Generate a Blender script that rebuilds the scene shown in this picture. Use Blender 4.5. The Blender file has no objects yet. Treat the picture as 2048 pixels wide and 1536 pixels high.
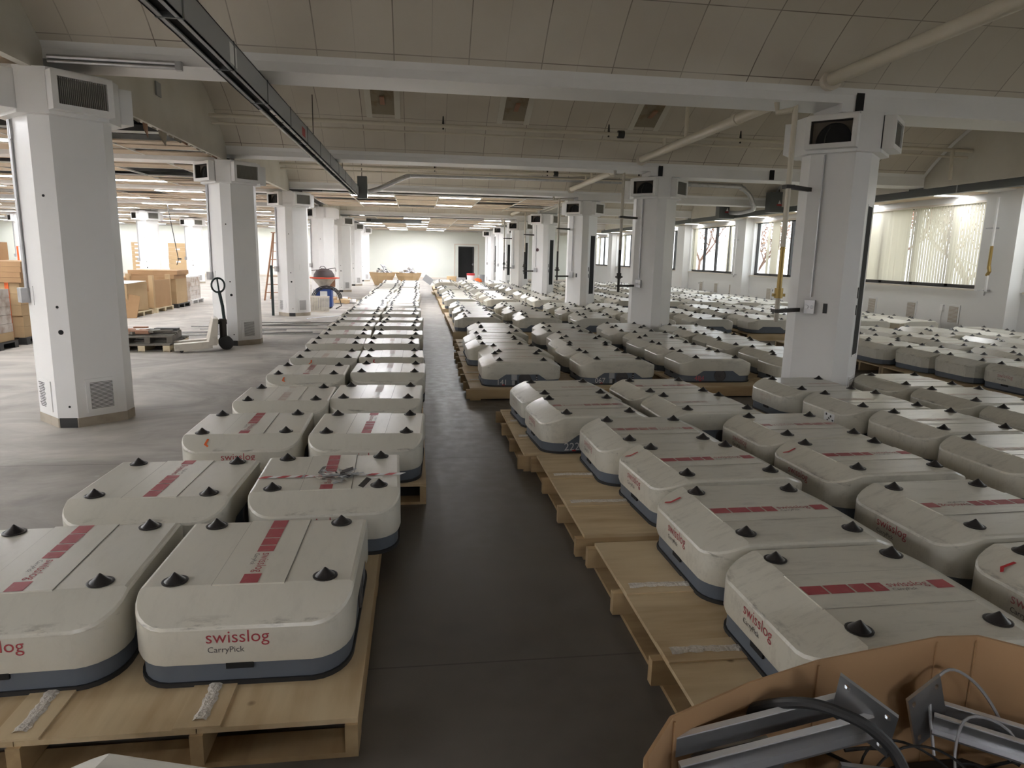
import bpy, bmesh, math, random
from mathutils import Vector, Matrix, Euler
R = random.Random(7)
PI = math.pi
S = bpy.context.scene
COL = S.collection

# ------------------------------------------------------------------ camera
def make_camera():
    f, yaw, pit, rol = 1363.3, 0.13963, 0.18528, 0.02153
    cy, sy, cp, sp = math.cos(yaw), math.sin(yaw), math.cos(pit), math.sin(pit)
    fw = Vector((sy*cp, cy*cp, -sp)); rt = Vector((cy, -sy, 0)); up = rt.cross(fw)
    r2 = math.cos(rol)*rt + math.sin(rol)*up
    u2 = -math.sin(rol)*rt + math.cos(rol)*up
    cd = bpy.data.cameras.new('camera'); cd.sensor_width = 36; cd.lens = f/2048*36
    cd.clip_start = 0.05; cd.clip_end = 300
    co = bpy.data.objects.new('camera', cd); COL.objects.link(co)
    m = Matrix((r2, u2, -fw)).transposed().to_4x4(); m.translation = (0, 0, 1.6)
    co.matrix_world = m; S.camera = co
make_camera()

# ------------------------------------------------------------------ world / exposure
LIGHT_POWER = 19.0      # radiance of the fluorescent diffusers
SKY_POWER = 1.0
w = bpy.data.worlds.new('overcast_sky'); S.world = w; w.use_nodes = True
bg = w.node_tree.nodes['Background']; bg.inputs[0].default_value = (0.93, 0.96, 1.0, 1); bg.inputs[1].default_value = SKY_POWER
S.view_settings.view_transform = 'Standard'; S.view_settings.look = 'None'
S.view_settings.gamma = 1; S.view_settings.use_curve_mapping = False
S.view_settings.exposure = 2.2
cyc = S.cycles
cyc.max_bounces = 8; cyc.diffuse_bounces = 5; cyc.glossy_bounces = 3; cyc.transmission_bounces = 4
cyc.transparent_max_bounces = 8; cyc.sample_clamp_indirect = 6; cyc.use_denoising = True
cyc.caustics_reflective = False; cyc.caustics_refractive = False

# layout of the building (metres, camera at the origin, aisle along +y)
BAY = 5.63; Y0 = 6.815; XL = -3.108; XR = 4.329; XW = 11.77; XFL = -27.0; YF = 46.2; YB = -5.0; ZC = 3.09
def prow(k): return Y0 + BAY*k

def portal(x, y, z, sx, sz):
    l = bpy.data.lights.new('window_daylight', 'AREA'); l.shape = 'RECTANGLE'; l.size = sx; l.size_y = sz
    l.cycles.is_portal = True
    o = bpy.data.objects.new('window_daylight', l); o.location = (x, y, z); o.rotation_euler = (0, PI/2, 0)
    COL.objects.link(o)
for k in range(-2, 7):
    portal(XW+0.28, prow(k)+BAY/2+BAY*0, 2.04, 1.9, 5.0)

# ------------------------------------------------------------------ helpers
def sRGB(r, g, b):
    c = lambda v: (v/255/12.92) if v/255 <= 0.04045 else ((v/255+0.055)/1.055)**2.4
    return (c(r), c(g), c(b), 1)

def mat(name, col, rough=0.6, metal=0.0, noise=None, bump=None, spec=0.5, emit=None, trans=None):
    """noise=(scale, amount, second_colour); bump=(scale, strength)"""
    m = bpy.data.materials.new(name); m.use_nodes = True
    nt = m.node_tree; b = nt.nodes['Principled BSDF']
    b.inputs['Base Color'].default_value = col; b.inputs['Roughness'].default_value = rough
    b.inputs['Metallic'].default_value = metal; b.inputs['Specular IOR Level'].default_value = spec
    tc = nt.nodes.new('ShaderNodeTexCoord')
    if noise:
        sc, lo, c2 = noise[:3]
        n = nt.nodes.new('ShaderNodeTexNoise'); n.inputs['Scale'].default_value = sc; n.inputs['Detail'].default_value = 6
        nt.links.new(tc.outputs['Object'], n.inputs['Vector'])
        r = nt.nodes.new('ShaderNodeMapRange'); r.inputs[1].default_value = lo; r.inputs[2].default_value = lo+0.25
        mx = nt.nodes.new('ShaderNodeMix'); mx.data_type = 'RGBA'; mx.inputs[6].default_value = col; mx.inputs[7].default_value = c2
        nt.links.new(n.outputs['Fac'], r.inputs[0]); nt.links.new(r.outputs[0], mx.inputs[0])
        nt.links.new(mx.outputs[2], b.inputs['Base Color'])
    if bump:
        n2 = nt.nodes.new('ShaderNodeTexNoise'); n2.inputs['Scale'].default_value = bump[0]
        nt.links.new(tc.outputs['Object'], n2.inputs['Vector'])
        bp = nt.nodes.new('ShaderNodeBump'); bp.inputs['Strength'].default_value = bump[1]; bp.inputs['Distance'].default_value = 0.01
        nt.links.new(n2.outputs['Fac'], bp.inputs['Height']); nt.links.new(bp.outputs[0], b.inputs['Normal'])
    if emit:
        b.inputs['Emission Color'].default_value = emit[0]; b.inputs['Emission Strength'].default_value = emit[1]
    return m

def smooth_path(p, m=5):
    p = [Vector(q) for q in p]; o = []
    for i in range(len(p)-1):
        a, b, c, d = p[max(i-1,0)], p[i], p[i+1], p[min(i+2,len(p)-1)]
        for k in range(m):
            t = k/m; o.append(0.5*((2*b)+(c-a)*t+(2*a-5*b+4*c-d)*t*t+(3*b-a-3*c+d)*t*t*t))
    return o+[p[-1]]
class G:
    """collects polygons; build() links them as ONE mesh object"""
    def __init__(s): s.v = []; s.f = []; s.m = []; s.cur = 0; s.xf = None
    def add(s, vs, fs, mi=None):
        o = len(s.v)
        s.v += [tuple(s.xf @ Vector(v)) if s.xf else tuple(v) for v in vs]
        for q in fs: s.f.append(tuple(i+o for i in q)); s.m.append(s.cur if mi is None else mi)
        return s
    def box(s, x0, y0, z0, x1, y1, z1, mi=None):
        vs = [(x0,y0,z0),(x1,y0,z0),(x1,y1,z0),(x0,y1,z0),(x0,y0,z1),(x1,y0,z1),(x1,y1,z1),(x0,y1,z1)]
        return s.add(vs, [(3,2,1,0),(4,5,6,7),(0,1,5,4),(1,2,6,5),(2,3,7,6),(3,0,4,7)], mi)
    def cbox(s, c, sz, mi=None, rz=0, rx=0, ry=0):
        a, b, d = sz[0]/2, sz[1]/2, sz[2]/2
        m = Matrix.Translation(c) @ Euler((rx, ry, rz)).to_matrix().to_4x4()
        vs = [m @ Vector(p) for p in [(-a,-b,-d),(a,-b,-d),(a,b,-d),(-a,b,-d),(-a,-b,d),(a,-b,d),(a,b,d),(-a,b,d)]]
        return s.add(vs, [(3,2,1,0),(4,5,6,7),(0,1,5,4),(1,2,6,5),(2,3,7,6),(3,0,4,7)], mi)
    def prism(s, poly, z0, z1, mi=None, caps=True):
        n = len(poly)
        vs = [(p[0],p[1],z0) for p in poly] + [(p[0],p[1],z1) for p in poly]
        fs = [(i,(i+1)%n,n+(i+1)%n,n+i) for i in range(n)]
        if caps: fs += [tuple(range(n-1,-1,-1)), tuple(range(n,2*n))]
        return s.add(vs, fs, mi)
    def tube(s, path, r, n=8, mi=None, caps=True):
        path = [Vector(p) for p in path]; rs = r if isinstance(r, (list, tuple)) else [r]*len(path)
        vs = []; fs = []; ref = None
        for i, p in enumerate(path):
            t = (path[min(i+1,len(path)-1)] - path[max(i-1,0)]).normalized()
            if ref is None or abs(ref.dot(t)) > 0.95:
                ref = Vector((0,0,1)) if abs(t.z) < 0.9 else Vector((1,0,0))
            a = t.cross(ref).normalized(); b = t.cross(a).normalized(); ref = -b if ref.dot(b) < 0 else b
            a = t.cross(ref).normalized(); b = ref
            for j in range(n):
                q = 2*PI*j/n; vs.append(p + rs[i]*(math.cos(q)*a + math.sin(q)*b))
        for i in range(len(path)-1):
            for j in range(n): fs.append((i*n+j, i*n+(j+1)%n, (i+1)*n+(j+1)%n, (i+1)*n+j))
        if caps: fs += [tuple(range(n-1,-1,-1)), tuple((len(path)-1)*n+j for j in range(n))]
        return s.add(vs, fs, mi)
    def lathe(s, prof, n=16, mi=None, c=(0,0,0)):
        vs = []; fs = []
        for r, z in prof:
            for j in range(n): vs.append((c[0]+r*math.cos(2*PI*j/n), c[1]+r*math.sin(2*PI*j/n), c[2]+z))
        for i in range(len(prof)-1):
            for j in range(n): fs.append((i*n+j, i*n+(j+1)%n, (i+1)*n+(j+1)%n, (i+1)*n+j))
        fs += [tuple(range(n-1,-1,-1)), tuple((len(prof)-1)*n+j for j in range(n))]
        return s.add(vs, fs, mi)
    def mesh(s, name, mats, smooth=False, uv=None):
        me = bpy.data.meshes.new(name); me.from_pydata(s.v, [], s.f)
        for m in (mats if isinstance(mats, (list, tuple)) else [mats]): me.materials.append(m)
        me.polygons.foreach_set('material_index', s.m)
        if smooth:
            me.polygons.foreach_set('use_smooth', [True]*len(me.polygons))
            me.set_sharp_from_angle(angle=smooth if smooth is not True else 0.6)
        me.update(); return me
    def build(s, name, mats, parent=None, loc=(0,0,0), rz=0, smooth=False, bevel=0):
        return ob(name, s.mesh(name, mats, smooth), parent, loc, rz, bevel)

def ob(name, me, parent=None, loc=(0,0,0), rz=0, bevel=0):
    o = bpy.data.objects.new(name, me); COL.objects.link(o); o.location = loc; o.rotation_euler = (0,0,rz)
    if parent: o.parent = parent
    if bevel:
        b = o.modifiers.new('bevel', 'BEVEL'); b.width = bevel; b.segments = 2; b.limit_method = 'ANGLE'
    return o
def tag(o, label, cat, group=None):
    o['label'] = label; o['category'] = cat
    if group: o['group'] = group
    return o
def thing(name, label, cat, loc=(0,0,0), rz=0, group=None):
    return tag(ob(name, None, None, loc, rz), label, cat, group)
def struct(o): o['kind'] = 'structure'; return o
def nth(n):
    return '%d%s' % (n, 'th' if 10 <= n % 100 <= 20 else {1:'st',2:'nd',3:'rd'}.get(n % 10, 'th'))
WORDS = ['zeroth','first','second','third','fourth','fifth','sixth','seventh','eighth','ninth','tenth']
def word(n): return WORDS[n] if n <= 10 else nth(n)
_txt = {}
def text_geo(s, size, align='LEFT', spacing=1.0):
    """flat lettering in the xy plane as (verts, faces)"""
    c = bpy.data.curves.new('lettering', 'FONT'); c.body = s; c.size = size; c.align_x = align; c.space_character = spacing
    c.resolution_u = 3
    o = bpy.data.objects.new('lettering', c); COL.objects.link(o)
    dg = bpy.context.evaluated_depsgraph_get(); me = o.evaluated_get(dg).to_mesh()
    v = [tuple(x.co) for x in me.vertices]; f = [tuple(p.vertices) for p in me.polygons]
    o.evaluated_get(dg).to_mesh_clear(); bpy.data.objects.remove(o); bpy.data.curves.remove(c)
    return v, f

# ------------------------------------------------------------------ materials
M = {}
M['paint'] = mat('white_paint', (0.80,0.795,0.79,1), 0.38, noise=(1.1,0.5,(0.75,0.745,0.735,1)), bump=(3,0.06))
M['paint_pale'] = mat('pale_green_wall_paint', (0.74,0.76,0.70,1), 0.5, noise=(0.4,0.45,(0.70,0.725,0.66,1)))
M['paint_window'] = mat('white_wall_paint', (0.75,0.75,0.74,1), 0.5, noise=(0.7,0.5,(0.70,0.70,0.685,1)))
M['plaster'] = mat('aged_plaster', (0.69,0.665,0.60,1), 0.75, noise=(1.3,0.45,(0.62,0.59,0.52,1)))
M['tbar'] = mat('ceiling_grid_white', (0.78,0.76,0.72,1), 0.5)
M['tile'] = mat('beige_ceiling_tile', (0.58,0.475,0.36,1), 0.85, noise=(2.5,0.5,(0.53,0.43,0.32,1)))
M['plenum'] = mat('plenum_black', (0.018,0.018,0.02,1), 0.9)
M['black'] = mat('black_void', (0.006,0.006,0.006,1), 0.8)
M['duct'] = mat('dark_duct_metal', (0.05,0.045,0.04,1), 0.45, 0.4)
M['galv'] = mat('galvanised_steel', (0.50,0.50,0.51,1), 0.38, 0.9, noise=(9,0.5,(0.38,0.38,0.40,1)))
M['steel'] = mat('bright_steel', (0.52,0.53,0.55,1), 0.28, 0.85, noise=(14,0.5,(0.5,0.51,0.54,1)))
M['edge'] = mat('steel_edge_highlight', (0.74,0.75,0.77,1), 0.3, 0.35)  # rail lips: reflected highlight painted in as a paler steel
M['greybox'] = mat('grey_electrical_enamel', (0.115,0.125,0.125,1), 0.45)
M['greytray'] = mat('grey_busway_metal', (0.36,0.37,0.385,1), 0.5, 0.1)
M['cream'] = mat('cream_pipe_paint', (0.66,0.61,0.51,1), 0.4)
M['dkpipe'] = mat('dark_iron_pipe', (0.05,0.045,0.04,1), 0.5, 0.5)
M['brass'] = mat('yellowed_brass', (0.35,0.24,0.08,1), 0.4, 0.7)
M['red'] = mat('red_print', (0.45,0.035,0.04,1), 0.5)
M['diffuser'] = mat('lit_fluorescent_diffuser', (0.9,0.9,0.9,1), 0.5, emit=((0.96,0.965,1.0,1), LIGHT_POWER))
M['diffuser_dim'] = mat('lit_window_side_diffuser', (0.9,0.9,0.9,1), 0.5, emit=((0.96,0.98,1.0,1), LIGHT_POWER*0.28))
M['diffuser_left'] = mat('lit_diffuser_open_side', (0.9,0.9,0.9,1), 0.5, emit=((0.96,0.97,1.0,1), LIGHT_POWER*0.58))
M['tape'] = mat('old_base_adhesive', (0.42,0.37,0.30,1), 0.8, noise=(6,0.5,(0.30,0.26,0.2,1)))
M['rubber'] = mat('black_rubber', (0.02,0.02,0.021,1), 0.55)
M['cone'] = mat('black_plastic_cone', (0.022,0.020,0.020,1), 0.35)
M['chassis'] = mat('slate_blue_plastic', (0.115,0.135,0.165,1), 0.45, noise=(5,0.5,(0.095,0.112,0.14,1)))
M['dec_red'] = mat('crimson_vinyl', (0.36,0.05,0.062,1), 0.45, noise=(30,0.6,(0.42,0.16,0.15,1)))
M['dec_fade'] = mat('worn_crimson_vinyl', (0.40,0.15,0.145,1), 0.45, noise=(16,0.47,(0.50,0.44,0.38,1)))
M['dec_ghost'] = mat('rubbed_off_vinyl', (0.47,0.36,0.31,1), 0.4, noise=(9,0.42,(0.56,0.53,0.46,1)))
M['dec_dark'] = mat('charcoal_vinyl', (0.07,0.065,0.065,1), 0.5)
M['seam'] = mat('seam_grey', (0.27,0.26,0.23,1), 0.6)
M['num_white'] = mat('white_vinyl', (0.62,0.62,0.62,1), 0.5)
M['num_red'] = mat('light_red_vinyl', (0.55,0.12,0.14,1), 0.5)
M['ply'] = mat('plywood_edge', (0.42,0.30,0.165,1), 0.7, noise=(14,0.5,(0.32,0.22,0.11,1)))
M['card'] = mat('brown_cardboard', (0.40,0.245,0.125,1), 0.8, noise=(2,0.5,(0.34,0.20,0.10,1)))
M['card2'] = mat('tan_cardboard', (0.52,0.37,0.21,1), 0.8, noise=(2,0.5,(0.47,0.33,0.18,1)))
M['foam'] = mat('white_foam_strip', (0.66,0.62,0.56,1), 0.9, noise=(70,0.5,(0.48,0.42,0.34,1)), bump=(90,0.9))
M['blackwood'] = mat('black_plastic', (0.03,0.03,0.03,1), 0.5)
M['blind'] = mat('cream_blind_fabric', (0.78,0.75,0.67,1), 0.8)
M['frame'] = mat('dark_bronze_frame', (0.035,0.032,0.032,1), 0.4, 0.5)
M['sill'] = mat('cream_sill', (0.66,0.60,0.52,1), 0.6)
M['orange'] = mat('orange_strap', (0.75,0.14,0.03,1), 0.6)
M['wrap'] = mat('stretch_wrap', (0.62,0.57,0.53,1), 0.2, noise=(6,0.5,(0.36,0.27,0.21,1)))
M['paper'] = mat('white_paper', (0.78,0.78,0.78,1), 0.7)
M['blue'] = mat('blue_enamel', (0.02,0.055,0.22,1), 0.4)
M['jack'] = mat('dirty_cream_enamel', (0.55,0.51,0.44,1), 0.5, noise=(8,0.5,(0.38,0.34,0.28,1)))
M['dkgreen'] = mat('dark_green_black', (0.015,0.03,0.03,1), 0.5)
M['timber'] = mat('pale_timber', (0.62,0.53,0.36,1), 0.7, noise=(7,0.5,(0.55,0.44,0.27,1)))
M['greywood'] = mat('weathered_grey_timber', (0.16,0.145,0.12,1), 0.8, noise=(9,0.5,(0.10,0.09,0.075,1)))
M['rustwood'] = mat('reddish_ladder_wood', (0.33,0.17,0.10,1), 0.6)
M['bark'] = mat('reddish_bark', (0.20,0.11,0.085,1), 0.9)
M['leaf'] = mat('russet_foliage', (0.33,0.17,0.12,1), 0.9, noise=(0.6,0.5,(0.36,0.28,0.14,1)))
M['lawn'] = mat('winter_lawn', (0.30,0.29,0.20,1), 0.95)
M['dome'] = mat('dark_brown_dome', (0.045,0.028,0.027,1), 0.6)

def with_nodes(m): return m.node_tree, m.node_tree.nodes, m.node_tree.links, m.node_tree.nodes['Principled BSDF']
def nmath(nt, op, a, b=None):
    n = nt.nodes.new('ShaderNodeMath'); n.operation = op
    for i, x in enumerate((a, b)):
        if x is None: continue
        if isinstance(x, (int, float)): n.inputs[i].default_value = x
        else: nt.links.new(x, n.inputs[i])
    return n.outputs[0]
def mixc(nt, fac, a, b):
    n = nt.nodes.new('ShaderNodeMix'); n.data_type = 'RGBA'
    for i, x in ((0, fac), (6, a), (7, b)):
        if isinstance(x, (tuple, float, int)): n.inputs[i].default_value = x
        else: nt.links.new(x, n.inputs[i])
    return n.outputs[2]
def noise_fac(nt, vec, scale, detail=5, lo=0.4, hi=0.6, rough=0.5):
    n = nt.nodes.new('ShaderNodeTexNoise'); n.inputs['Scale'].default_value = scale; n.inputs['Detail'].default_value = detail
    n.inputs['Roughness'].default_value = rough
    nt.links.new(vec, n.inputs['Vector'])
    r = nt.nodes.new('ShaderNodeMapRange'); r.inputs[1].default_value = lo; r.inputs[2].default_value = hi
    nt.links.new(n.outputs['Fac'], r.inputs[0]); return r.outputs[0]
def mapped(nt, sc, rot=0):
    tc = nt.nodes.new('ShaderNodeTexCoord'); mp = nt.nodes.new('ShaderNodeMapping')
    mp.inputs['Scale'].default_value = sc; mp.inputs['Rotation'].default_value = (0,0,rot)
    nt.links.new(tc.outputs['Object'], mp.inputs['Vector']); return mp.outputs[0]

# concrete floor: dark slab with aisle shade painted in, pale dust over the open side of the hall
def floor_material():
    m = mat('concrete_floor', (0.1,0.09,0.08,1), 0.55); nt, N, L, b = with_nodes(m)
    p = mapped(nt, (1,1,1)); sx = N.new('ShaderNodeSeparateXYZ'); L.new(p, sx.inputs[0])
    wv = N.new('ShaderNodeTexNoise'); wv.inputs['Scale'].default_value = 0.9; wv.inputs['Detail'].default_value = 10
    wv.inputs['Roughness'].default_value = 0.66; wv.inputs['Distortion'].default_value = 1.6
    L.new(mapped(nt, (0.75,1.0,1), 0.5), wv.inputs['Vector'])
    wr = N.new('ShaderNodeMapRange'); wr.inputs[1].default_value = 0.36; wr.inputs[2].default_value = 0.66; L.new(wv.outputs['Fac'], wr.inputs[0]); streak = wr.outputs[0]
    fine = noise_fac(nt, p, 9, 6, 0.35, 0.7)
    blot = noise_fac(nt, p, 0.8, 4, 0.35, 0.65)
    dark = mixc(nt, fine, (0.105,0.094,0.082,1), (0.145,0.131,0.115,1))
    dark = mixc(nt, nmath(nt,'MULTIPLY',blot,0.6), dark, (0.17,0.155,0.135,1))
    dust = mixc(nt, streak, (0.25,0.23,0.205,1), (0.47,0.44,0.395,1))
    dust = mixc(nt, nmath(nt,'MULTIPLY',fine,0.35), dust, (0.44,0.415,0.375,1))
    # dust, and the aisle shade painted in: paler left of the pallets (x below about -1.6) and at the far end
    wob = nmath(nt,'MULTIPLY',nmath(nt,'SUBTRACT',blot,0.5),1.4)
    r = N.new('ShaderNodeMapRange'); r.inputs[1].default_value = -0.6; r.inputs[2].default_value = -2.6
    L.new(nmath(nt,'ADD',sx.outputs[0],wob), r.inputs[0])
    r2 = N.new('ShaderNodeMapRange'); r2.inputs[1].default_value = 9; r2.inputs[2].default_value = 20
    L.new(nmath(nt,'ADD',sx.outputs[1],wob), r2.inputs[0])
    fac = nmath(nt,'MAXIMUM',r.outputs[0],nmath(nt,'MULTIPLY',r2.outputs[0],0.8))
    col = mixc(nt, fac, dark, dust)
    vo = N.new('ShaderNodeTexVoronoi'); vo.inputs['Scale'].default_value = 1.5; L.new(p, vo.inputs['Vector'])
    rr = N.new('ShaderNodeMapRange'); rr.inputs[1].default_value = 0.05; rr.inputs[2].default_value = 0.02
    L.new(nmath(nt,'ADD',vo.outputs['Distance'],nmath(nt,'MULTIPLY',fine,0.03)), rr.inputs[0])
    col = mixc(nt, nmath(nt,'MULTIPLY',rr.outputs[0],0.45), col, (0.42,0.40,0.37,1))
    # saw-cut joints
    j = nmath(nt,'ABSOLUTE',nmath(nt,'SUBTRACT',nmath(nt,'FRACT',nmath(nt,'DIVIDE',nmath(nt,'ADD',sx.outputs[1],0.35),2.815)),0.5))
    jm = nmath(nt,'GREATER_THAN',j,0.4985)
    col = mixc(nt, nmath(nt,'MULTIPLY',jm,0.6), col, (0.04,0.036,0.03,1))
    L.new(col, b.inputs['Base Color'])
    L.new(nmath(nt,'ADD',nmath(nt,'MULTIPLY',fine,0.2),nmath(nt,'ADD',nmath(nt,'MULTIPLY',fac,0.25),0.36)), b.inputs['Roughness'])
    return m
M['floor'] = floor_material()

# acoustic tile lining of the barrel vaults: joints follow the mesh's metric UVs (x, arc length)
def vault_material():
    m = mat('beige_acoustic_tile', (0.4,0.35,0.28,1), 0.85); nt, N, L, b = with_nodes(m)
    uv = N.new('ShaderNodeUVMap'); s = N.new('ShaderNodeSeparateXYZ'); L.new(uv.outputs[0], s.inputs[0])
    def line(x, pitch, wd, off=0.0):
        fr = nmath(nt,'FRACT',nmath(nt,'DIVIDE',nmath(nt,'ADD',x,off),pitch))
        return nmath(nt,'LESS_THAN',fr,wd/pitch)
    p = mapped(nt,(1,1,1))
    br = noise_fac(nt, p, 1.1, 3, 0.35, 0.62)
    l1 = nmath(nt,'MAXIMUM',line(s.outputs[0],0.66,0.010,0.2),line(s.outputs[1],0.66,0.010,0.36))
    l2 = nmath(nt,'MULTIPLY',line(s.outputs[0],0.66,0.006,0.53),0.35)
    ln = nmath(nt,'MULTIPLY',nmath(nt,'MAXIMUM',l1,l2),nmath(nt,'ADD',nmath(nt,'MULTIPLY',br,0.7),0.3))
    st = noise_fac(nt, p, 0.9, 6, 0.42, 0.7)
    wn = N.new('ShaderNodeTexWhiteNoise'); wn.noise_dimensions = '2D'
    cb = N.new('ShaderNodeCombineXYZ')
    L.new(nmath(nt,'FLOOR',nmath(nt,'DIVIDE',nmath(nt,'ADD',s.outputs[0],0.2),0.66)), cb.inputs[0])
    L.new(nmath(nt,'FLOOR',nmath(nt,'DIVIDE',nmath(nt,'ADD',s.outputs[1],0.36),0.66)), cb.inputs[1]); L.new(cb.outputs[0], wn.inputs['Vector'])
    base = mixc(nt, wn.outputs['Value'], (0.60,0.555,0.485,1), (0.67,0.62,0.545,1))
    base = mixc(nt, nmath(nt,'MULTIPLY',st,0.55), base, (0.52,0.465,0.39,1))
    col = mixc(nt, nmath(nt,'MULTIPLY',ln,0.8), base, (0.09,0.065,0.045,1))
    L.new(col, b.inputs['Base Color']); return m
M['vault'] = vault_material()

def shell_material(name, dirt, tint):
    m = mat(name, (0.6,0.585,0.52,1), 0.3); nt, N, L, b = with_nodes(m)
    tc = N.new('ShaderNodeTexCoord'); oi = N.new('ShaderNodeObjectInfo')
    off = N.new('ShaderNodeVectorMath'); off.operation = 'ADD'
    k = N.new('ShaderNodeCombineXYZ'); L.new(nmath(nt,'MULTIPLY',oi.outputs['Random'],37.0), k.inputs[0]); L.new(nmath(nt,'MULTIPLY',oi.outputs['Random'],91.0), k.inputs[1])
    L.new(tc.outputs['Object'], off.inputs[0]); L.new(k.outputs[0], off.inputs[1])
    st = N.new('ShaderNodeMapping'); st.inputs['Scale'].default_value = (1.2,5,3); st.inputs['Rotation'].default_value = (0,0,0.5); L.new(off.outputs[0], st.inputs[0])
    scuff = noise_fac(nt, st.outputs[0], 3.6, 12, 0.5, 0.82, 0.78)
    blot = noise_fac(nt, off.outputs[0], 2.2, 3, 0.0, 1.0)
    base = mixc(nt, blot, tint, (tint[0]*0.95, tint[1]*0.945, tint[2]*0.92, 1))
    base = mixc(nt, nmath(nt,'MULTIPLY',oi.outputs['Random'],0.5), base, (tint[0]*1.02,tint[1]*0.98,tint[2]*0.92,1))
    col = mixc(nt, nmath(nt,'MULTIPLY',scuff,dirt), base, (0.20,0.19,0.165,1))
    so = N.new('ShaderNodeSeparateXYZ'); L.new(tc.outputs['Object'], so.inputs[0])
    ax = nmath(nt,'ABSOLUTE',so.outputs[0])
    rim = nmath(nt,'SUBTRACT', 1.0, nmath(nt,'MULTIPLY', nmath(nt,'ABSOLUTE', nmath(nt,'SUBTRACT', so.outputs[2], 0.222)), 55.0))
    cl = N.new('ShaderNodeClamp'); L.new(rim, cl.inputs[0])
    s3 = N.new('ShaderNodeMapping'); s3.inputs['Scale'].default_value = (9,5,30); L.new(off.outputs[0], s3.inputs[0])
    sc2 = noise_fac(nt, s3.outputs[0], 1.6, 8, 0.52, 0.66, 0.7)
    edge = nmath(nt,'MULTIPLY', nmath(nt,'MULTIPLY', cl.outputs[0], sc2), nmath(nt,'GREATER_THAN', ax, 0.36))
    col = mixc(nt, nmath(nt,'MULTIPLY', edge, 0.75), col, (0.12,0.11,0.095,1))
    L.new(col, b.inputs['Base Color'])
    L.new(nmath(nt,'ADD',nmath(nt,'MULTIPLY',blot,0.06),nmath(nt,'ADD',nmath(nt,'MULTIPLY',scuff,0.05),0.27)), b.inputs['Roughness'])
    b.inputs['Coat Weight'].default_value = 0.15; b.inputs['Coat Roughness'].default_value = 0.15
    return m
M['shell'] = shell_material('off_white_robot_plastic', 0.2, (0.64,0.628,0.57,1))
M['shell_dirty'] = shell_material('scuffed_robot_plastic', 0.6, (0.615,0.60,0.535,1))

def wood_material(name, c1, c2, c3):
    m = mat(name, c1, 0.65); nt, N, L, b = with_nodes(m)
    tc = N.new('ShaderNodeTexCoord'); oi = N.new('ShaderNodeObjectInfo')
    off = N.new('ShaderNodeVectorMath'); off.operation = 'ADD'
    k = N.new('ShaderNodeCombineXYZ'); L.new(nmath(nt,'MULTIPLY',oi.outputs['Random'],17.0), k.inputs[0]); L.new(nmath(nt,'MULTIPLY',oi.outputs['Random'],53.0), k.inputs[1])
    L.new(tc.outputs['Object'], off.inputs[0]); L.new(k.outputs[0], off.inputs[1])
    mp = N.new('ShaderNodeMapping'); mp.inputs['Scale'].default_value = (1.0,7,7); L.new(off.outputs[0], mp.inputs[0])
    g1 = noise_fac(nt, mp.outputs[0], 2.2, 7, 0.35, 0.68)
    g2 = noise_fac(nt, off.outputs[0], 1.6, 3, 0.4, 0.62)
    col = mixc(nt, g1, c1, c2); col = mixc(nt, nmath(nt,'MULTIPLY',g2,0.55), col, c3)
    vo = N.new('ShaderNodeTexVoronoi'); vo.inputs['Scale'].default_value = 3.2; L.new(off.outputs[0], vo.inputs['Vector'])
    r = N.new('ShaderNodeMapRange'); r.inputs[1].default_value = 0.06; r.inputs[2].default_value = 0.025; L.new(vo.outputs['Distance'], r.inputs[0])
    col = mixc(nt, nmath(nt,'MULTIPLY',r.outputs[0],0.7), col, (0.10,0.05,0.02,1))
    L.new(col, b.inputs['Base Color']); return m
M['deckwood'] = wood_material('plywood_deck', (0.60,0.47,0.29,1), (0.43,0.305,0.165,1), (0.65,0.53,0.345,1))
M['stringer'] = wood_material('pine_stringer', (0.50,0.36,0.19,1), (0.36,0.24,0.12,1), (0.54,0.41,0.24,1))

def blind_material():
    m = M['blind']; nt, N, L, b = with_nodes(m)
    t = N.new('ShaderNodeBsdfTranslucent'); t.inputs[0].default_value = (0.82,0.79,0.71,1)
    mx = N.new('ShaderNodeMixShader'); mx.inputs[0].default_value = 0.55
    L.new(b.outputs[0], mx.inputs[1]); L.new(t.outputs[0], mx.inputs[2]); L.new(mx.outputs[0], N['Material Output'].inputs[0])
blind_material()
def glass_material():
    m = bpy.data.materials.new('window_glass'); m.use_nodes = True; nt = m.node_tree; N = nt.nodes; L = nt.links
    N.remove(N['Principled BSDF'])
    t = N.new('ShaderNodeBsdfTransparent'); t.inputs[0].default_value = (0.93,0.95,0.95,1)
    g = N.new('ShaderNodeBsdfGlossy'); g.inputs['Roughness'].default_value = 0.02
    fr = N.new('ShaderNodeLayerWeight'); fr.inputs[0].default_value = 0.5
    fc = nmath(nt, 'ADD', nmath(nt, 'MULTIPLY', nmath(nt, 'POWER', fr.outputs['Facing'], 5.0), 0.45), 0.03)
    mx = N.new('ShaderNodeMixShader'); L.new(fc, mx.inputs[0]); L.new(t.outputs[0], mx.inputs[1]); L.new(g.outputs[0], mx.inputs[2])
    L.new(mx.outputs[0], N['Material Output'].inputs[0]); return m
M['glass'] = glass_material()

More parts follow.
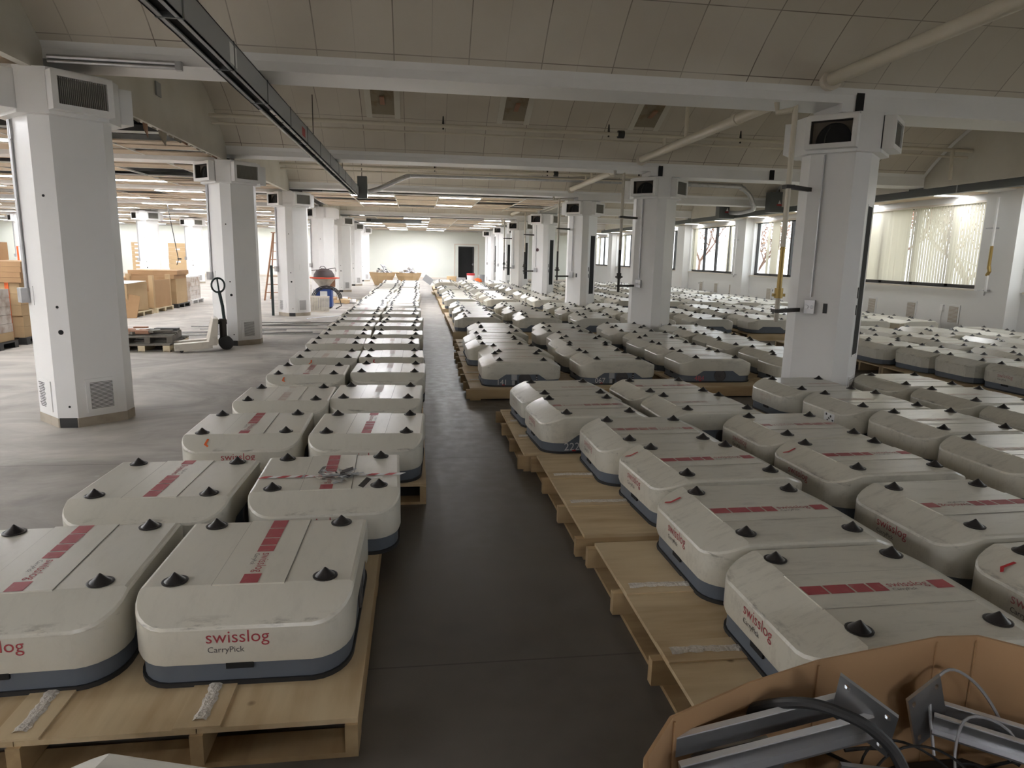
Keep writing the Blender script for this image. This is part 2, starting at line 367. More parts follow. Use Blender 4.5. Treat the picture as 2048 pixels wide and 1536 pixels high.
# ------------------------------------------------------------------ room shell
def shell_room():
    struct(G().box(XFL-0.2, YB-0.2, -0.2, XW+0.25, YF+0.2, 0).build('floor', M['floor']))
    struct(G().box(XFL, YF, 0, 2.45, YF+0.2, 3.7).box(4.05, YF, 0, XW+0.25, YF+0.2, 3.7).box(2.45, YF, 2.3, 4.05, YF+0.2, 3.7)
           .box(2.45, YF+0.02, 0, 2.74, YF+0.2, 2.3).box(3.71, YF+0.02, 0, 4.05, YF+0.2, 2.3).box(2.74, YF+0.02, 2.12, 3.71, YF+0.2, 2.3).build('wall_far', M['paint_pale']))
    struct(G().box(XFL-0.2, YB, 0, XFL, YF, 3.7).build('wall_left', M['paint_pale']))
    struct(G().box(XFL-0.2, YB-0.2, 0, XW+0.25, YB, 4.6).build('wall_back', M['paint_window']))
    struct(G().box(XFL, YF-0.03, 0, 2.40, YF, 0.11).box(4.1, YF-0.03, 0, XW, YF, 0.11).build('baseboard_far', M['sill']))
    # right wall below / above the windows, with engaged piers
    g = G(); g.box(XW, YB, 0, XW+0.25, YF, 1.12).box(XW, YB, 2.95, XW+0.25, YF, 4.6)
    for k in range(-2, 8):
        y = prow(k); g.box(XW-0.30, y-0.42, 0, XW+0.25, y+0.42, ZC+0.3).box(XW-0.04, y-0.55, 1.1, XW+0.25, y+0.55, 2.96)
    struct(g.build('wall_right', M['paint_window']))
    struct(G().box(XFL-0.2, YB-0.2, 4.6, XW+0.25, YF+0.2, 4.8).build('ceiling_slab', M['plenum']))
    # door at the far end: dark opening, cream jambs, open leaf
    d = struct(G().box(2.74, YF+0.24, 0, 3.71, YF+0.9, 2.12).build('door_1', M['black']))
    G().box(2.70, YF-0.015, 0, 2.745, YF+0.06, 2.16).box(3.70, YF-0.015, 0, 3.745, YF+0.06, 2.16).box(2.70, YF-0.015, 2.115, 3.745, YF+0.06, 2.165).build('door_frame', M['frame'], d)
    G().box(3.66, YF-0.0, 0.02, 3.70, YF+0.24, 2.1).build('door_leaf', M['frame'], d)
    h = G().tube([(3.60, YF-0.02, 1.0), (3.68, YF-0.02, 1.0)], 0.02, 8).cbox((3.67, YF-0.02, 1.0), (0.05, 0.02, 0.14)).build('door_handle', M['steel'], d)
    struct(G().box(2.42, YF-0.02, 0, 2.50, YF, 2.33).box(4.0, YF-0.02, 0, 4.08, YF, 2.33).box(2.42, YF-0.02, 2.26, 4.08, YF, 2.33).build('trim_1', M['sill']))
shell_room()

# barrel-vaulted bays between the beams
RISE = 1.05; HALF = (BAY-0.5)/2; VR = (HALF*HALF+RISE*RISE)/(2*RISE); ZS = 3.25
def vz(t): return ZS - (VR-RISE) + math.sqrt(max(VR*VR - t*t, 0))
def vault(k, x0, x1):
    """bay from pillar row k to k+1"""
    yc = prow(k) + BAY/2; n = 24
    vs = []; fs = []; uv = []
    a0 = math.asin(HALF/VR)
    for i in range(n+1):
        a = -a0 + 2*a0*i/n; t = VR*math.sin(a); z = ZS-(VR-RISE)+VR*math.cos(a)
        vs += [(x0, yc+t, z), (x1, yc+t, z), (x0, yc+t, z+0.05), (x1, yc+t, z+0.05)]; uv += [(x0, (a+a0)*VR), (x1, (a+a0)*VR)]*2
    for i in range(n):
        o = 4*i; fs += [(o, o+1, o+5, o+4), (o+2, o+6, o+7, o+3)]
    me = bpy.data.meshes.new('ceiling_vault'); me.from_pydata(vs, [], fs); me.materials.append(M['vault'])
    lay = me.uv_layers.new(name='UVMap')
    for p in me.polygons:
        p.use_smooth = True
        for li in p.loop_indices: lay.data[li].uv = uv[me.loops[li].vertex_index]
    struct(ob('ceiling_vault', me))
    # fillet where the tiles meet the plastered beam side
def gable(k, x, th, zb):
    yc = prow(k)+BAY/2; n = 20; prof = []
    a0 = math.asin(HALF/VR)
    for i in range(n+1):
        a = -a0 + 2*a0*i/n; prof.append((yc+VR*math.sin(a), ZS-(VR-RISE)+VR*math.cos(a)))
    g = G(); vs = []; fs = []
    poly = [(yc-HALF, zb)] + prof + [(yc+HALF, zb)]
    n = len(poly); vs = [(x, p[0], p[1]) for p in poly] + [(x+th, p[0], p[1]) for p in poly]
    fs = [tuple(range(n)), tuple(range(2*n-1, n-1, -1))] + [(i, n+i, n+(i+1) % n, (i+1) % n) for i in range(n)]
    g.add(vs, fs); return struct(g.build('wall_gable', M['plaster']))
XG = 9.5
for k in range(-2, 7):
    if k in (-1, 0, 1, 3): vault(k, XL+0.02, XG); gable(k, XL-0.06, 0.08, 3.03)
    else: vault(k, 4.2, XG); gable(k, 4.14, 0.06, ZC-0.02)
    gable(k, XG, 0.08, 3.02)
# thin crown mouldings along the right gables
for k in (0, 1):
    yc = prow(k)+BAY/2; a0 = math.asin(HALF/VR)
    struct(G().tube([(XG-0.03, yc+VR*math.sin(-a0+2*a0*i/20), ZS-(VR-RISE)+VR*math.cos(-a0+2*a0*i/20)-0.02) for i in range(21)], 0.035, 4).build('trim_%d' % (k+2), M['paint']))

def beams():
    for k in range(-1, 8):
        y = prow(k)
        g = G()
        g.box(XL-0.1, y-0.25, 3.14, XR-0.2, y+0.25, 3.30)
        g.box(XR-0.2, y-0.25, 3.06, XW, y+0.25, 3.30)
        # upper splay plastered to the tiles
        g.add([(XL-0.1,y-0.25,3.22),(XW,y-0.25,3.22),(XW,y-0.31,3.34),(XL-0.1,y-0.31,3.34),(XL-0.1,y+0.25,3.22),(XW,y+0.25,3.22),(XW,y+0.31,3.34),(XL-0.1,y+0.31,3.34)],
              [(0,1,2,3),(5,4,7,6),(3,2,6,7),(1,0,4,5),(0,3,7,4),(1,5,6,2)])
        g.box(XFL, y-0.22, 3.02, XL-0.1, y+0.22, 3.4)
        struct(g.build('ceiling_beam', M['paint']))
        if k in (0, 1):
            s = tag(G().box(XR-0.06, y-0.262, 3.06, XR+0.02, y-0.24, 3.24).build('joint_slot', M['black']), 'narrow black vertical slot in the beam above the %s right pillar' % WORDS[k+1], 'slot')
        if k == 1:
            tag(G().box(6.38, y-0.262, 3.07, 6.47, y-0.24, 3.27).build('joint_slot', M['black']), 'narrow black slot in the second beam right of the first right pillar', 'slot')
beams()

LIGHTS = []
def drop_ceiling(x0, x1, y0, y1, seed, lights, dark=0.5, ox=0.0):
    """suspended tile ceiling: white grid, beige tiles, strips missing so that the black plenum shows"""
    rr = random.Random(seed); g = G(); cx, cyy = 1.195, 0.704
    nx = max(1, round((x1-x0)/cx)); cx = (x1-x0)/nx; ny = max(1, round((y1-y0)/cyy)); cyy = (y1-y0)/ny
    taken = set()
    for (lx, ly) in lights:
        i = int((lx-x0)/cx); j = int((ly-y0)/cyy)
        if 0 <= i < nx and 0 <= j < ny: taken.add((i, j)); LIGHTS.append((x0+(i+0.5)*cx, y0+(j+0.5)*cyy, cx-0.03))
    for i in range(nx):
        for j in range(ny):
            a, b = x0+i*cx, y0+j*cyy
            if (i, j) in taken:
                g.box(a, b, ZC, a+cx, b+cyy/2-0.16, ZC+0.02, 0); g.box(a, b+cyy/2+0.16, ZC, a+cx, b+cyy, ZC+0.02, 0); continue
            q = rr.random()
            if -5.7 < a+cx/2 < -3.2 and 7.6 < b+cyy/2 < 9.9: continue      # tiles torn out beside the first left pillar
            if q < 0.28*dark: continue
            if q < dark:
                h = rr.choice((0.14, 0.24, 0.34)); t = rr.choice((0.0, 0.0, 0.25))
                if t: g.box(a, b, ZC, a+cx, b+t, ZC+0.02, 0)
                g.box(a, b+t+h, ZC, a+cx, b+cyy, ZC+0.02, 0)
            else: g.box(a, b, ZC, a+cx, b+cyy, ZC+0.02, 0)
    for i in range(nx+1): g.box(x0+i*cx-0.014, y0, ZC-0.008, x0+i*cx+0.014, y1, ZC+0.022, 1)
    for j in range(0, ny+1, 2): g.box(x0, y0+j*cyy-0.012, ZC-0.006, x1, y0+j*cyy+0.012, ZC+0.022, 1)
    struct(g.build('ceiling', [M['tile'], M['tbar']]))
    struct(G().box(x0, y0, 3.62, x1, y1, 3.66).build('ceiling_plenum', M['plenum']))

ly = [2.75+2.815*k for k in range(-2, 16)]
lxs = [-3.7-2.49*i+0.1*0 for i in range(10)]
left_l = []
for k in range(-2, 7):
    y0, y1 = prow(k)+0.22, prow(k+1)-0.22
    la = [(-4.9-1.25-2.49*i, y) for i in range(0, 8) for y in ly if y0 < y < y1]
    drop_ceiling(XFL, XL-0.06, y0, y1, 100+k, la, 0.8)
for k in (-2, 2, 4, 5, 6):
    y0, y1 = prow(k)+0.28, prow(k+1)-0.28
    la = []
    ys = {-2:(-3.6,), 2:(18.9, 21.7), 4:(29.9, 32.6), 5:(35.6, 38.5), 6:(41.3, 44.2)}[k]  # the row behind the camera is added, unseen, to brighten the foreground
    for y in ys:
        for x in {-2:(-1.3, 1.1), 2:(-1.3, 1.1), 4:(3.4, -0.05), 5:(-2.4, -0.05, 3.4), 6:(-1.3, 1.1)}[k]: la.append((x, y))
    drop_ceiling(XL+0.25, XR-0.35, y0, y1, 200+k, la, 0.75)
for k in range(-2, 7):
    y0, y1 = prow(k)+0.26, prow(k+1)-0.26
    drop_ceiling(XG+0.09, XW-0.02, y0, y1, 300+k, [(XG+1.45, y) for y in ly if y0 < y-0.3 < y1], 0.5)

_lm = {}
def ceiling_lights():
    hm = G().box(-0.58,-0.155,-0.012,0.58,-0.14,0.05).box(-0.58,0.14,-0.012,0.58,0.155,0.05).box(-0.58,-0.14,-0.012,-0.565,0.14,0.05).box(0.565,-0.14,-0.012,0.58,0.14,0.05).box(-0.58,-0.155,0.05,0.58,0.155,0.06).mesh('housing', M['tbar'])
    dm = G().box(-0.563,-0.138,-0.008,0.563,0.138,0.0).mesh('diffuser', M['diffuser'])
    dm3 = dm.copy(); dm3.materials[0] = M['diffuser_left']; dm2 = dm.copy(); dm2.materials[0] = M['diffuser_dim']
    LIGHTS.sort(key=lambda l: (l[1], l[0])); 
    cnt = {}
    for x, y, wd in sorted(LIGHTS, key=lambda l: -l[1]):
        if x < XL: n = int(round((-x-6.1)/2.49))+1; where = '%s run left of the left pillars' % word(n); area = 'fluorescent lights over the open left side'
        elif x > XG: where = 'run along the window wall'; area = 'fluorescent lights along the windows'
        else: where = '%s of the aisle ceiling' % ('left edge' if x < -2 else 'left side' if x < -0.5 else 'middle' if x < 2 else 'right side'); area = 'fluorescent lights over the aisle'
        cnt[where] = cnt.get(where, 0)+1; side = '%s from the far wall' % word(cnt[where])
        o = tag(ob('ceiling_light', hm, None, (x, y, ZC)), 'lit ceiling light, %s, %s' % (where, side), 'light', area)  # aisle group also holds the added lamps behind the camera
        o.scale = (wd/1.16, 1, 1)
        ob('diffuser', dm3 if x < XL else dm if x < XG else dm2, o)
ceiling_lights()

# ------------------------------------------------------------------ pillars
def octa(d, wd):
    h = wd/2; return [(-h,-d),(h,-d),(d,-h),(d,h),(h,d),(-h,d),(-d,h),(-d,-h)]
PM = {}
def pillar_meshes():
    PM['shaft'] = G().prism(octa(0.379,0.169), 0, 2.68).mesh('shaft', M['paint'])
    PM['capital'] = G().prism(octa(0.45,0.25), 2.67, 3.035).mesh('capital', M['paint'])
    PM['base'] = G().prism(octa(0.383,0.171), 0, 0.085, 0).box(-0.07,-0.388,0.0,0.075,-0.37,0.088,1).mesh('base_strip', [M['tape'], M['blackwood']])
    def frame(a, b, z0, z1, d0, d1, t):   # hollow box, front towards -y
        g = G(); g.box(-a,-d1,z0,-a+t,-d0,z1).box(a-t,-d1,z0,a,-d0,z1).box(-a+t,-d1,z0,a-t,-d0,z0+t).box(-a+t,-d1,z1-t,a-t,-d0,z1); return g
    PM['vent'] = frame(0.235,0,2.70,3.005,0.36,0.515,0.045).box(-0.235,-0.412,2.70,0.235,-0.36,3.005).mesh('vent_box', M['paint'])
    PM['vent_blank'] = G().box(-0.235,-0.515,2.70,0.235,-0.36,3.005).mesh('vent_box', M['paint'])
    g = G(); g.box(-0.19,-0.43,2.745,0.19,-0.41,2.96,0)
    for i in range(26): x = -0.183+i*0.0146; g.cbox((x,-0.492,2.852), (0.0045,0.012,0.215), 1, rz=0.3)
    g.box(-0.192,-0.485,2.744,0.192,-0.478,2.748,1)
    PM['grille'] = g.mesh('grille', [M['black'], M['seam']])
    g = G(); g.box(-0.19,-0.420,2.745,0.19,-0.414,2.96,1)
    arc = [(0.02+0.168*math.cos(PI*i/16), 2.745+0.195*math.sin(PI*i/16)) for i in range(17)]
    g.add([(x,-0.424,z) for x, z in arc], [tuple(range(16,-1,-1))], 0)
    for i in range(16):
        (x0,z0),(x1,z1) = arc[i], arc[i+1]
        g.add([(x0,-0.424,z0),(x1,-0.424,z1),(x1,-0.45,z1),(x0,-0.45,z0)], [(0,1,2,3)], 3)
    g.box(-0.19,-0.5,2.745,-0.186,-0.42,2.96,3).box(-0.186,-0.5,2.956,0.19,-0.42,2.96,3)
    g.tube([(-0.07,-0.43,2.75),(-0.065,-0.43,2.83),(-0.03,-0.43,2.9)], 0.006, 6, 2)
    PM['duct'] = g.mesh('duct_opening', [M['black'], mat('brown_duct_lining', (0.16,0.13,0.10,1), 0.7), M['duct'], M['duct']])
    g = G(); g.box(-0.13,-0.34,0.12,0.13,-0.326,0.43,0).box(-0.095,-0.343,0.155,0.095,-0.338,0.395,1)
    for i in range(19): g.box(-0.095,-0.347,0.160+i*0.0125,0.095,-0.341,0.166+i*0.0125,0)
    PM['fgrille'] = g.mesh('floor_grille', [M['paint'], M['duct']])
    g = G(); g.box(-0.12,-0.336,0.13,0.12,-0.326,0.41,0)
    for i in range(15): g.cbox((-0.07+0.0*i,-0.337,0.165+i*0.0155), (0.10+0.02*(i % 3),0.004,0.005), 1)
    PM['fgrille_old'] = g.mesh('floor_grille', [M['paint'], M['black']])
    PM['conduitL'] = G().tube([(-0.185,-0.343,2.66),(-0.185,-0.343,1.22)],0.011,6).tube(smooth_path([(-0.155,-0.343,2.66),(-0.145,-0.343,2.5),(-0.16,-0.343,2.4),(-0.16,-0.343,1.22)]),0.011,6).mesh('conduit', M['galv'], True)
    PM['outletL'] = G().box(-0.225,-0.40,1.10,-0.135,-0.326,1.23).box(-0.27,-0.36,1.12,-0.225,-0.31,1.22).mesh('outlet_box', M['galv'])
    PM['plateL'] = G().box(-0.13,-0.333,1.08,-0.06,-0.326,1.25).mesh('cover_plate', M['paint'])
    PM['conduitR'] = G().tube([(-0.07,-0.347,2.66),(-0.07,-0.347,1.25)],0.010,6).mesh('conduit', M['galv'], True)
    PM['outletR'] = G().box(-0.12,-0.375,1.08,-0.02,-0.326,1.22).tube([(-0.095,-0.376,1.15),(-0.096,-0.38,1.15)],0.02,10).tube([(-0.045,-0.376,1.15),(-0.046,-0.38,1.15)],0.02,10).mesh('outlet_box', M['galv'])
    PM['switch'] = G().box(0.055,-0.334,1.09,0.095,-0.326,1.19).mesh('switch_plate', M['blackwood'])
    PM['slot'] = G().box(-0.09,-0.333,0.66,0.12,-0.322,2.17,0).box(-0.097,-0.331,0.64,-0.09,-0.324,2.19,1).box(0.12,-0.331,0.64,0.127,-0.324,2.19,1).mesh('wiring_slot', [M['black'], M['galv']])
    PM['sw2'] = G().box(-0.15,-0.334,1.08,-0.125,-0.326,1.18).box(-0.15,-0.334,1.25,-0.125,-0.326,1.36).mesh('switch_plate', M['blackwood'])
    PM['knock'] = G().box(-0.06,-0.331,1.15,0.06,-0.326,1.28).mesh('cover_plate', M['paint'])
    g = G()
    for z, r, x in ((2.02,0.011,-0.02),(1.08,0.012,0.0),(0.86,0.022,0.01),(0.19,0.010,0.02)): g.tube([(x,-0.379,z),(x,-0.381,z)], r, 12)
    PM['holes'] = g.mesh('bolt_hole', M['black'])
    PM['ring'] = G().tube([(-0.02,-0.327,1.83),(-0.02,-0.34,1.83)],0.055,18).mesh('round_opening', mat('dark_red_ring', (0.05,0.012,0.012,1), 0.5))
pillar_meshes()
DI = {'sw': math.radians(-45), 'se': math.radians(45), 'ne': math.radians(135), 'nw': math.radians(225)}
def pillar(x, y, row, k, label):
    r = thing('pillar', label, 'pillar', (x, y, 0), 0, 'octagonal pillars'); r['kind'] = 'thing'
    ob('shaft', PM['shaft'], r); ob('capital', PM['capital'], r); ob('base_strip', PM['base'], r)
    for n, a in DI.items():
        blank = (row == 'L' and k == 3 and n == 'se')
        v = ob('vent_box', PM['vent_blank' if blank else 'vent'], r, (0,0,0), a)
        if not blank:
            if n in ('sw', 'ne'): ob('duct_opening', PM['duct'], v)
            else: ob('grille', PM['grille'], v)
        if n in ('sw', 'se'):
            ob('floor_grille', PM['fgrille_old' if (n == 'sw') else 'fgrille'], r, (0,0,0), a)
    if row == 'R':
        ob('conduit', PM['conduitR'], r, (0,0,0), DI['sw']); ob('outlet_box', PM['outletR'], r, (0,0,0), DI['sw'])
        if k in (0, 2): ob('switch_plate', PM['switch'], r, (0,0,0), DI['sw'])
        if k != 1: ob('wiring_slot', PM['slot'], r, (0,0,0), DI['se']); ob('switch_plate', PM['sw2'], r, (0,0,0), DI['se'])
        if k == 3: ob('round_opening', PM['ring'], r, (0,0,0), DI['sw'])
    else:
        ob('conduit', PM['conduitL'], r, (0,0,0), DI['sw']); ob('outlet_box', PM['outletL'], r, (0,0,0), DI['sw']); ob('cover_plate', PM['plateL'], r, (0,0,0), DI['sw'])
        ob('cover_plate', PM['knock'], r, (0,0,0), DI['se']); ob('bolt_hole', PM['holes'], r)
    return r
for k in range(7):
    e = ' from the camera' if k else ', nearest the camera'
    pillar(XL, prow(k), 'L', k, 'white octagonal pillar with vents, %s in the row left of the aisle%s' % (word(k+1), e))
    pillar(XR, prow(k), 'R', k, 'white octagonal pillar among the robots, %s right of the aisle%s' % (word(k+1), e))
for k in range(2, 7): pillar(-10.55, prow(k), 'L', k+20, 'white octagonal pillar in the second row left of the aisle, %s from the far wall' % word(7-k))
for k in range(3, 7): pillar(-18.0, prow(k), 'L', k+30, 'white octagonal pillar in the row furthest left, %s from the far wall' % word(7-k))

# ------------------------------------------------------------------ windows, blinds, wall details
def windows():
    bl_g = 'vertical blinds on the window wall'
    for k in range(-1, 7):
        a, b = prow(k)+0.55, prow(k+1)-0.55; n = k+2
        if k == 6: b = YF-0.6
        g = G(); x = XW+0.13; L_ = b-a
        ms = [a, a+L_*0.25, a+L_*0.5, a+L_*0.75, b]
        for y in ms: g.box(x-0.04, y-0.05, 1.14, x+0.04, y+0.05, 2.95)
        g.box(x-0.04, a, 1.12, x+0.04, b, 1.20).box(x-0.04, a, 2.89, x+0.04, b, 2.96)
        w_ = struct(g.build('window_%d' % n, M['frame']))
        G().box(x-0.004, a, 1.18, x+0.004, b, 2.92).build('pane', M['glass'], w_)
        G().box(XW-0.07, a-0.05, 1.085, XW+0.12, b+0.05, 1.12).build('window_sill', M['sill'], w_)
        G().box(XW-0.03, a, 2.915, XW+0.06, b, 2.96).build('blind_track', M['sill'], w_)
        def blind(name, y0, y1, ang, label, jit=0.0):
            rr = random.Random(int(y0*100)); g = G(); n = max(2, int((y1-y0)/0.082))
            for i in range(n):
                y = y0 + (i+0.5)*(y1-y0)/n; q = ang + rr.uniform(-jit, jit)
                dy = 0.0455*math.cos(q); dx = 0.0455*math.sin(q); s = rr.uniform(-0.012, 0.012)*jit*4
                xx = XW+0.015
                vs = [(xx-dx, y-dy, 2.91), (xx+dx, y+dy, 2.91), (xx+dx+s, y+dy+s, 1.20), (xx-dx+s, y-dy+s, 1.20),
                      (xx-dx+0.001, y-dy, 2.91), (xx+dx+0.001, y+dy, 2.91), (xx+dx+s+0.001, y+dy+s, 1.20), (xx-dx+s+0.001, y-dy+s, 1.20)]
                g.add(vs, [(0,1,2,3),(7,6,5,4),(0,4,5,1),(3,2,6,7)])
            tag(g.build(name, M['blind']), label, 'blind', bl_g)
        if k == 1:
            blind('vertical_blind', a+0.02, a+2.35, 0.13, 'cream vertical blind with slits of daylight, on the nearest big window', 0.05)
            blind('vertical_blind', a+2.4, b-0.02, -0.12, 'closed cream vertical blind beside the slit blind, behind the first right pillar', 0.1)
        elif k == 0:
            blind('vertical_blind', a+0.5, b-0.05, -0.3, 'vertical blind at the right edge of the picture', 0.05)
        elif k == 2:
            blind('vertical_blind', b-2.0, b-0.9, 0.15, 'gathered cream blind between panes, second window from the front', 0.3)
        elif k == 3:
            blind('vertical_blind', a+0.02, a+1.3, 0.3, 'pale blind at the near side of the third window from the front', 0.3)
            blind('vertical_blind', b-0.6, b-0.02, 0.2, 'narrow blind at the far side of the third window', 0.3)
        else:
            blind('vertical_blind', b-1.6, b-0.3, 0.3, 'far cream blind on the %s window from the front' % word(k), 0.3)
windows()

def wall_details():
    gm = G().box(-0.02,-0.17,0,0,0.17,0.42,0).box(-0.026,-0.13,0.03,-0.018,0.13,0.38,1)
    for i in range(12): gm.box(-0.03,-0.13,0.04+i*0.029,-0.024,0.13,0.047+i*0.029,0)
    gm = gm.mesh('wall_grille', [M['paint_window'], M['tape']])
    n = 0
    for k in range(0, 5):
        for d in (0.62, 1.95, 3.4):
            n += 1
            tag(ob('wall_grille', gm, None, (XW-0.001, prow(k)+0.35+d+(0.25 if k == 1 else 0), 0.33)), 'square air grille low on the window wall, %s from the front' % word(n), 'grille', 'air grilles under the windows')
    for i, y in enumerate((14.0, 21.5, 24.2, 27.6, 31.0)):
        t = thing('outlet_box', 'small wall outlet with cable under the windows, %s from the front' % word(i+1), 'outlet', (XW, y, 0.6), 0, 'outlets under the windows')
        G().box(-0.05,-0.045,0,-0.001,0.045,0.13).build('box', M['paint'] if i == 0 else M['paint_window'], t)
        if i: G().box(-0.055,-0.02,0.03,-0.05,0.02,0.1).build('socket', M['blackwood'], t)
        G().tube([(-0.02,0,0),(-0.02,0.02,-0.25),(-0.02,-0.04,-0.45),(-0.03,-0.06,-0.59)],0.01,6).build('cable', M['paint'], t, smooth=True)
    # sprinkler drain pipe with brackets on the nearest wall pier, and on the next two
    for k, lab in ((1, 'at the nearest wall pier'), (2, 'on the second wall pier'), (3, 'on the third wall pier')):
        y = prow(k); x = XW-0.42
        t = thing('standpipe', 'white vertical pipe with brackets %s' % lab, 'pipe', (x, y, 0), 0, 'pipes on the wall piers')
        G().tube([(0,0,2.95),(0,0,1.1)],0.022,8).build('pipe', M['paint'], t, smooth=True)
        if k == 1:
            G().tube([(0,0,2.0),(0.0,0,1.55)],0.03,8).tube([(0,0,1.6),(0,-0.03,1.5),(0,0.02,1.42)],0.035,8).build('valve', M['brass'], t, smooth=True)
        for z in (2.35, 1.12): G().cbox((0.05,0.03,z),(0.16,0.03,0.03)).cbox((0.0,0.1,z),(0.03,0.2,0.025)).build('bracket', M['galv'], t)
        G().tube([(0,0,1.12),(0.02,0.04,1.03),(0.08,0.06,1.08)],0.016,8).build('elbow', M['galv'], t, smooth=True)
    tag(G().tube([(XW-0.11, prow(1)+0.50, 3.0),(XW-0.11, prow(1)+0.50, 0.02)],0.05,10).build('downpipe', M['paint_window'], smooth=True), 'thick white downpipe beside the nearest wall pier', 'pipe')
wall_details()

# ------------------------------------------------------------------ outside the windows
def outside():
    struct(G().box(XW+0.3, -20, -1.4, 90, 95, -1.2).build('ground', M['lawn']))
    rr = random.Random(3)
    for i, (x, y, h) in enumerate(((21, 24, 7.5), (24, 33, 9), (27, 43, 10), (22, 52, 9), (31, 62, 11), (20, 39, 6.5), (36, 52, 12), (27, 29, 6.5))):
        t = thing('bare_tree', 'russet winter tree outside the windows, %s away along the lawn' % word(i+1), 'tree', (x, y, -1.2), rr.random()*6, 'trees outside the windows')
        g = G(); tips = []
        def grow(p, d, L_, r, lv):
            q = p + d*L_; g.tube([p, (p+q)/2+Vector((rr.uniform(-.1,.1),rr.uniform(-.1,.1),0))*L_*0.4, q], [r, r*0.8, r*0.6], 5)
            if lv == 0: tips.append(q); return
            tips.append((p+q)/2)
            for _ in range(3 if lv > 1 else 4):
                a = Vector((rr.uniform(-1,1), rr.uniform(-1,1), rr.uniform(0.1,1.0))).normalized()
                grow(q, (d*0.55+a*0.8).normalized(), L_*rr.uniform(0.55,0.8), r*0.55, lv-1)
        grow(Vector((0,0,0)), Vector((0,0,1)), h*0.3, 0.16, 4)
        g.build('trunk', M['bark'], t)
        f = G()
        for p in tips:
            for _ in range(5):
                c = p + Vector((rr.gauss(0,.3), rr.gauss(0,.3), rr.gauss(0,.3))); s = rr.uniform(.05,.13)
                f.cbox(c, (s, s, 0.004), rz=rr.random()*6, rx=rr.random()*6)
        f.build('foliage', M['leaf'], t)
outside()

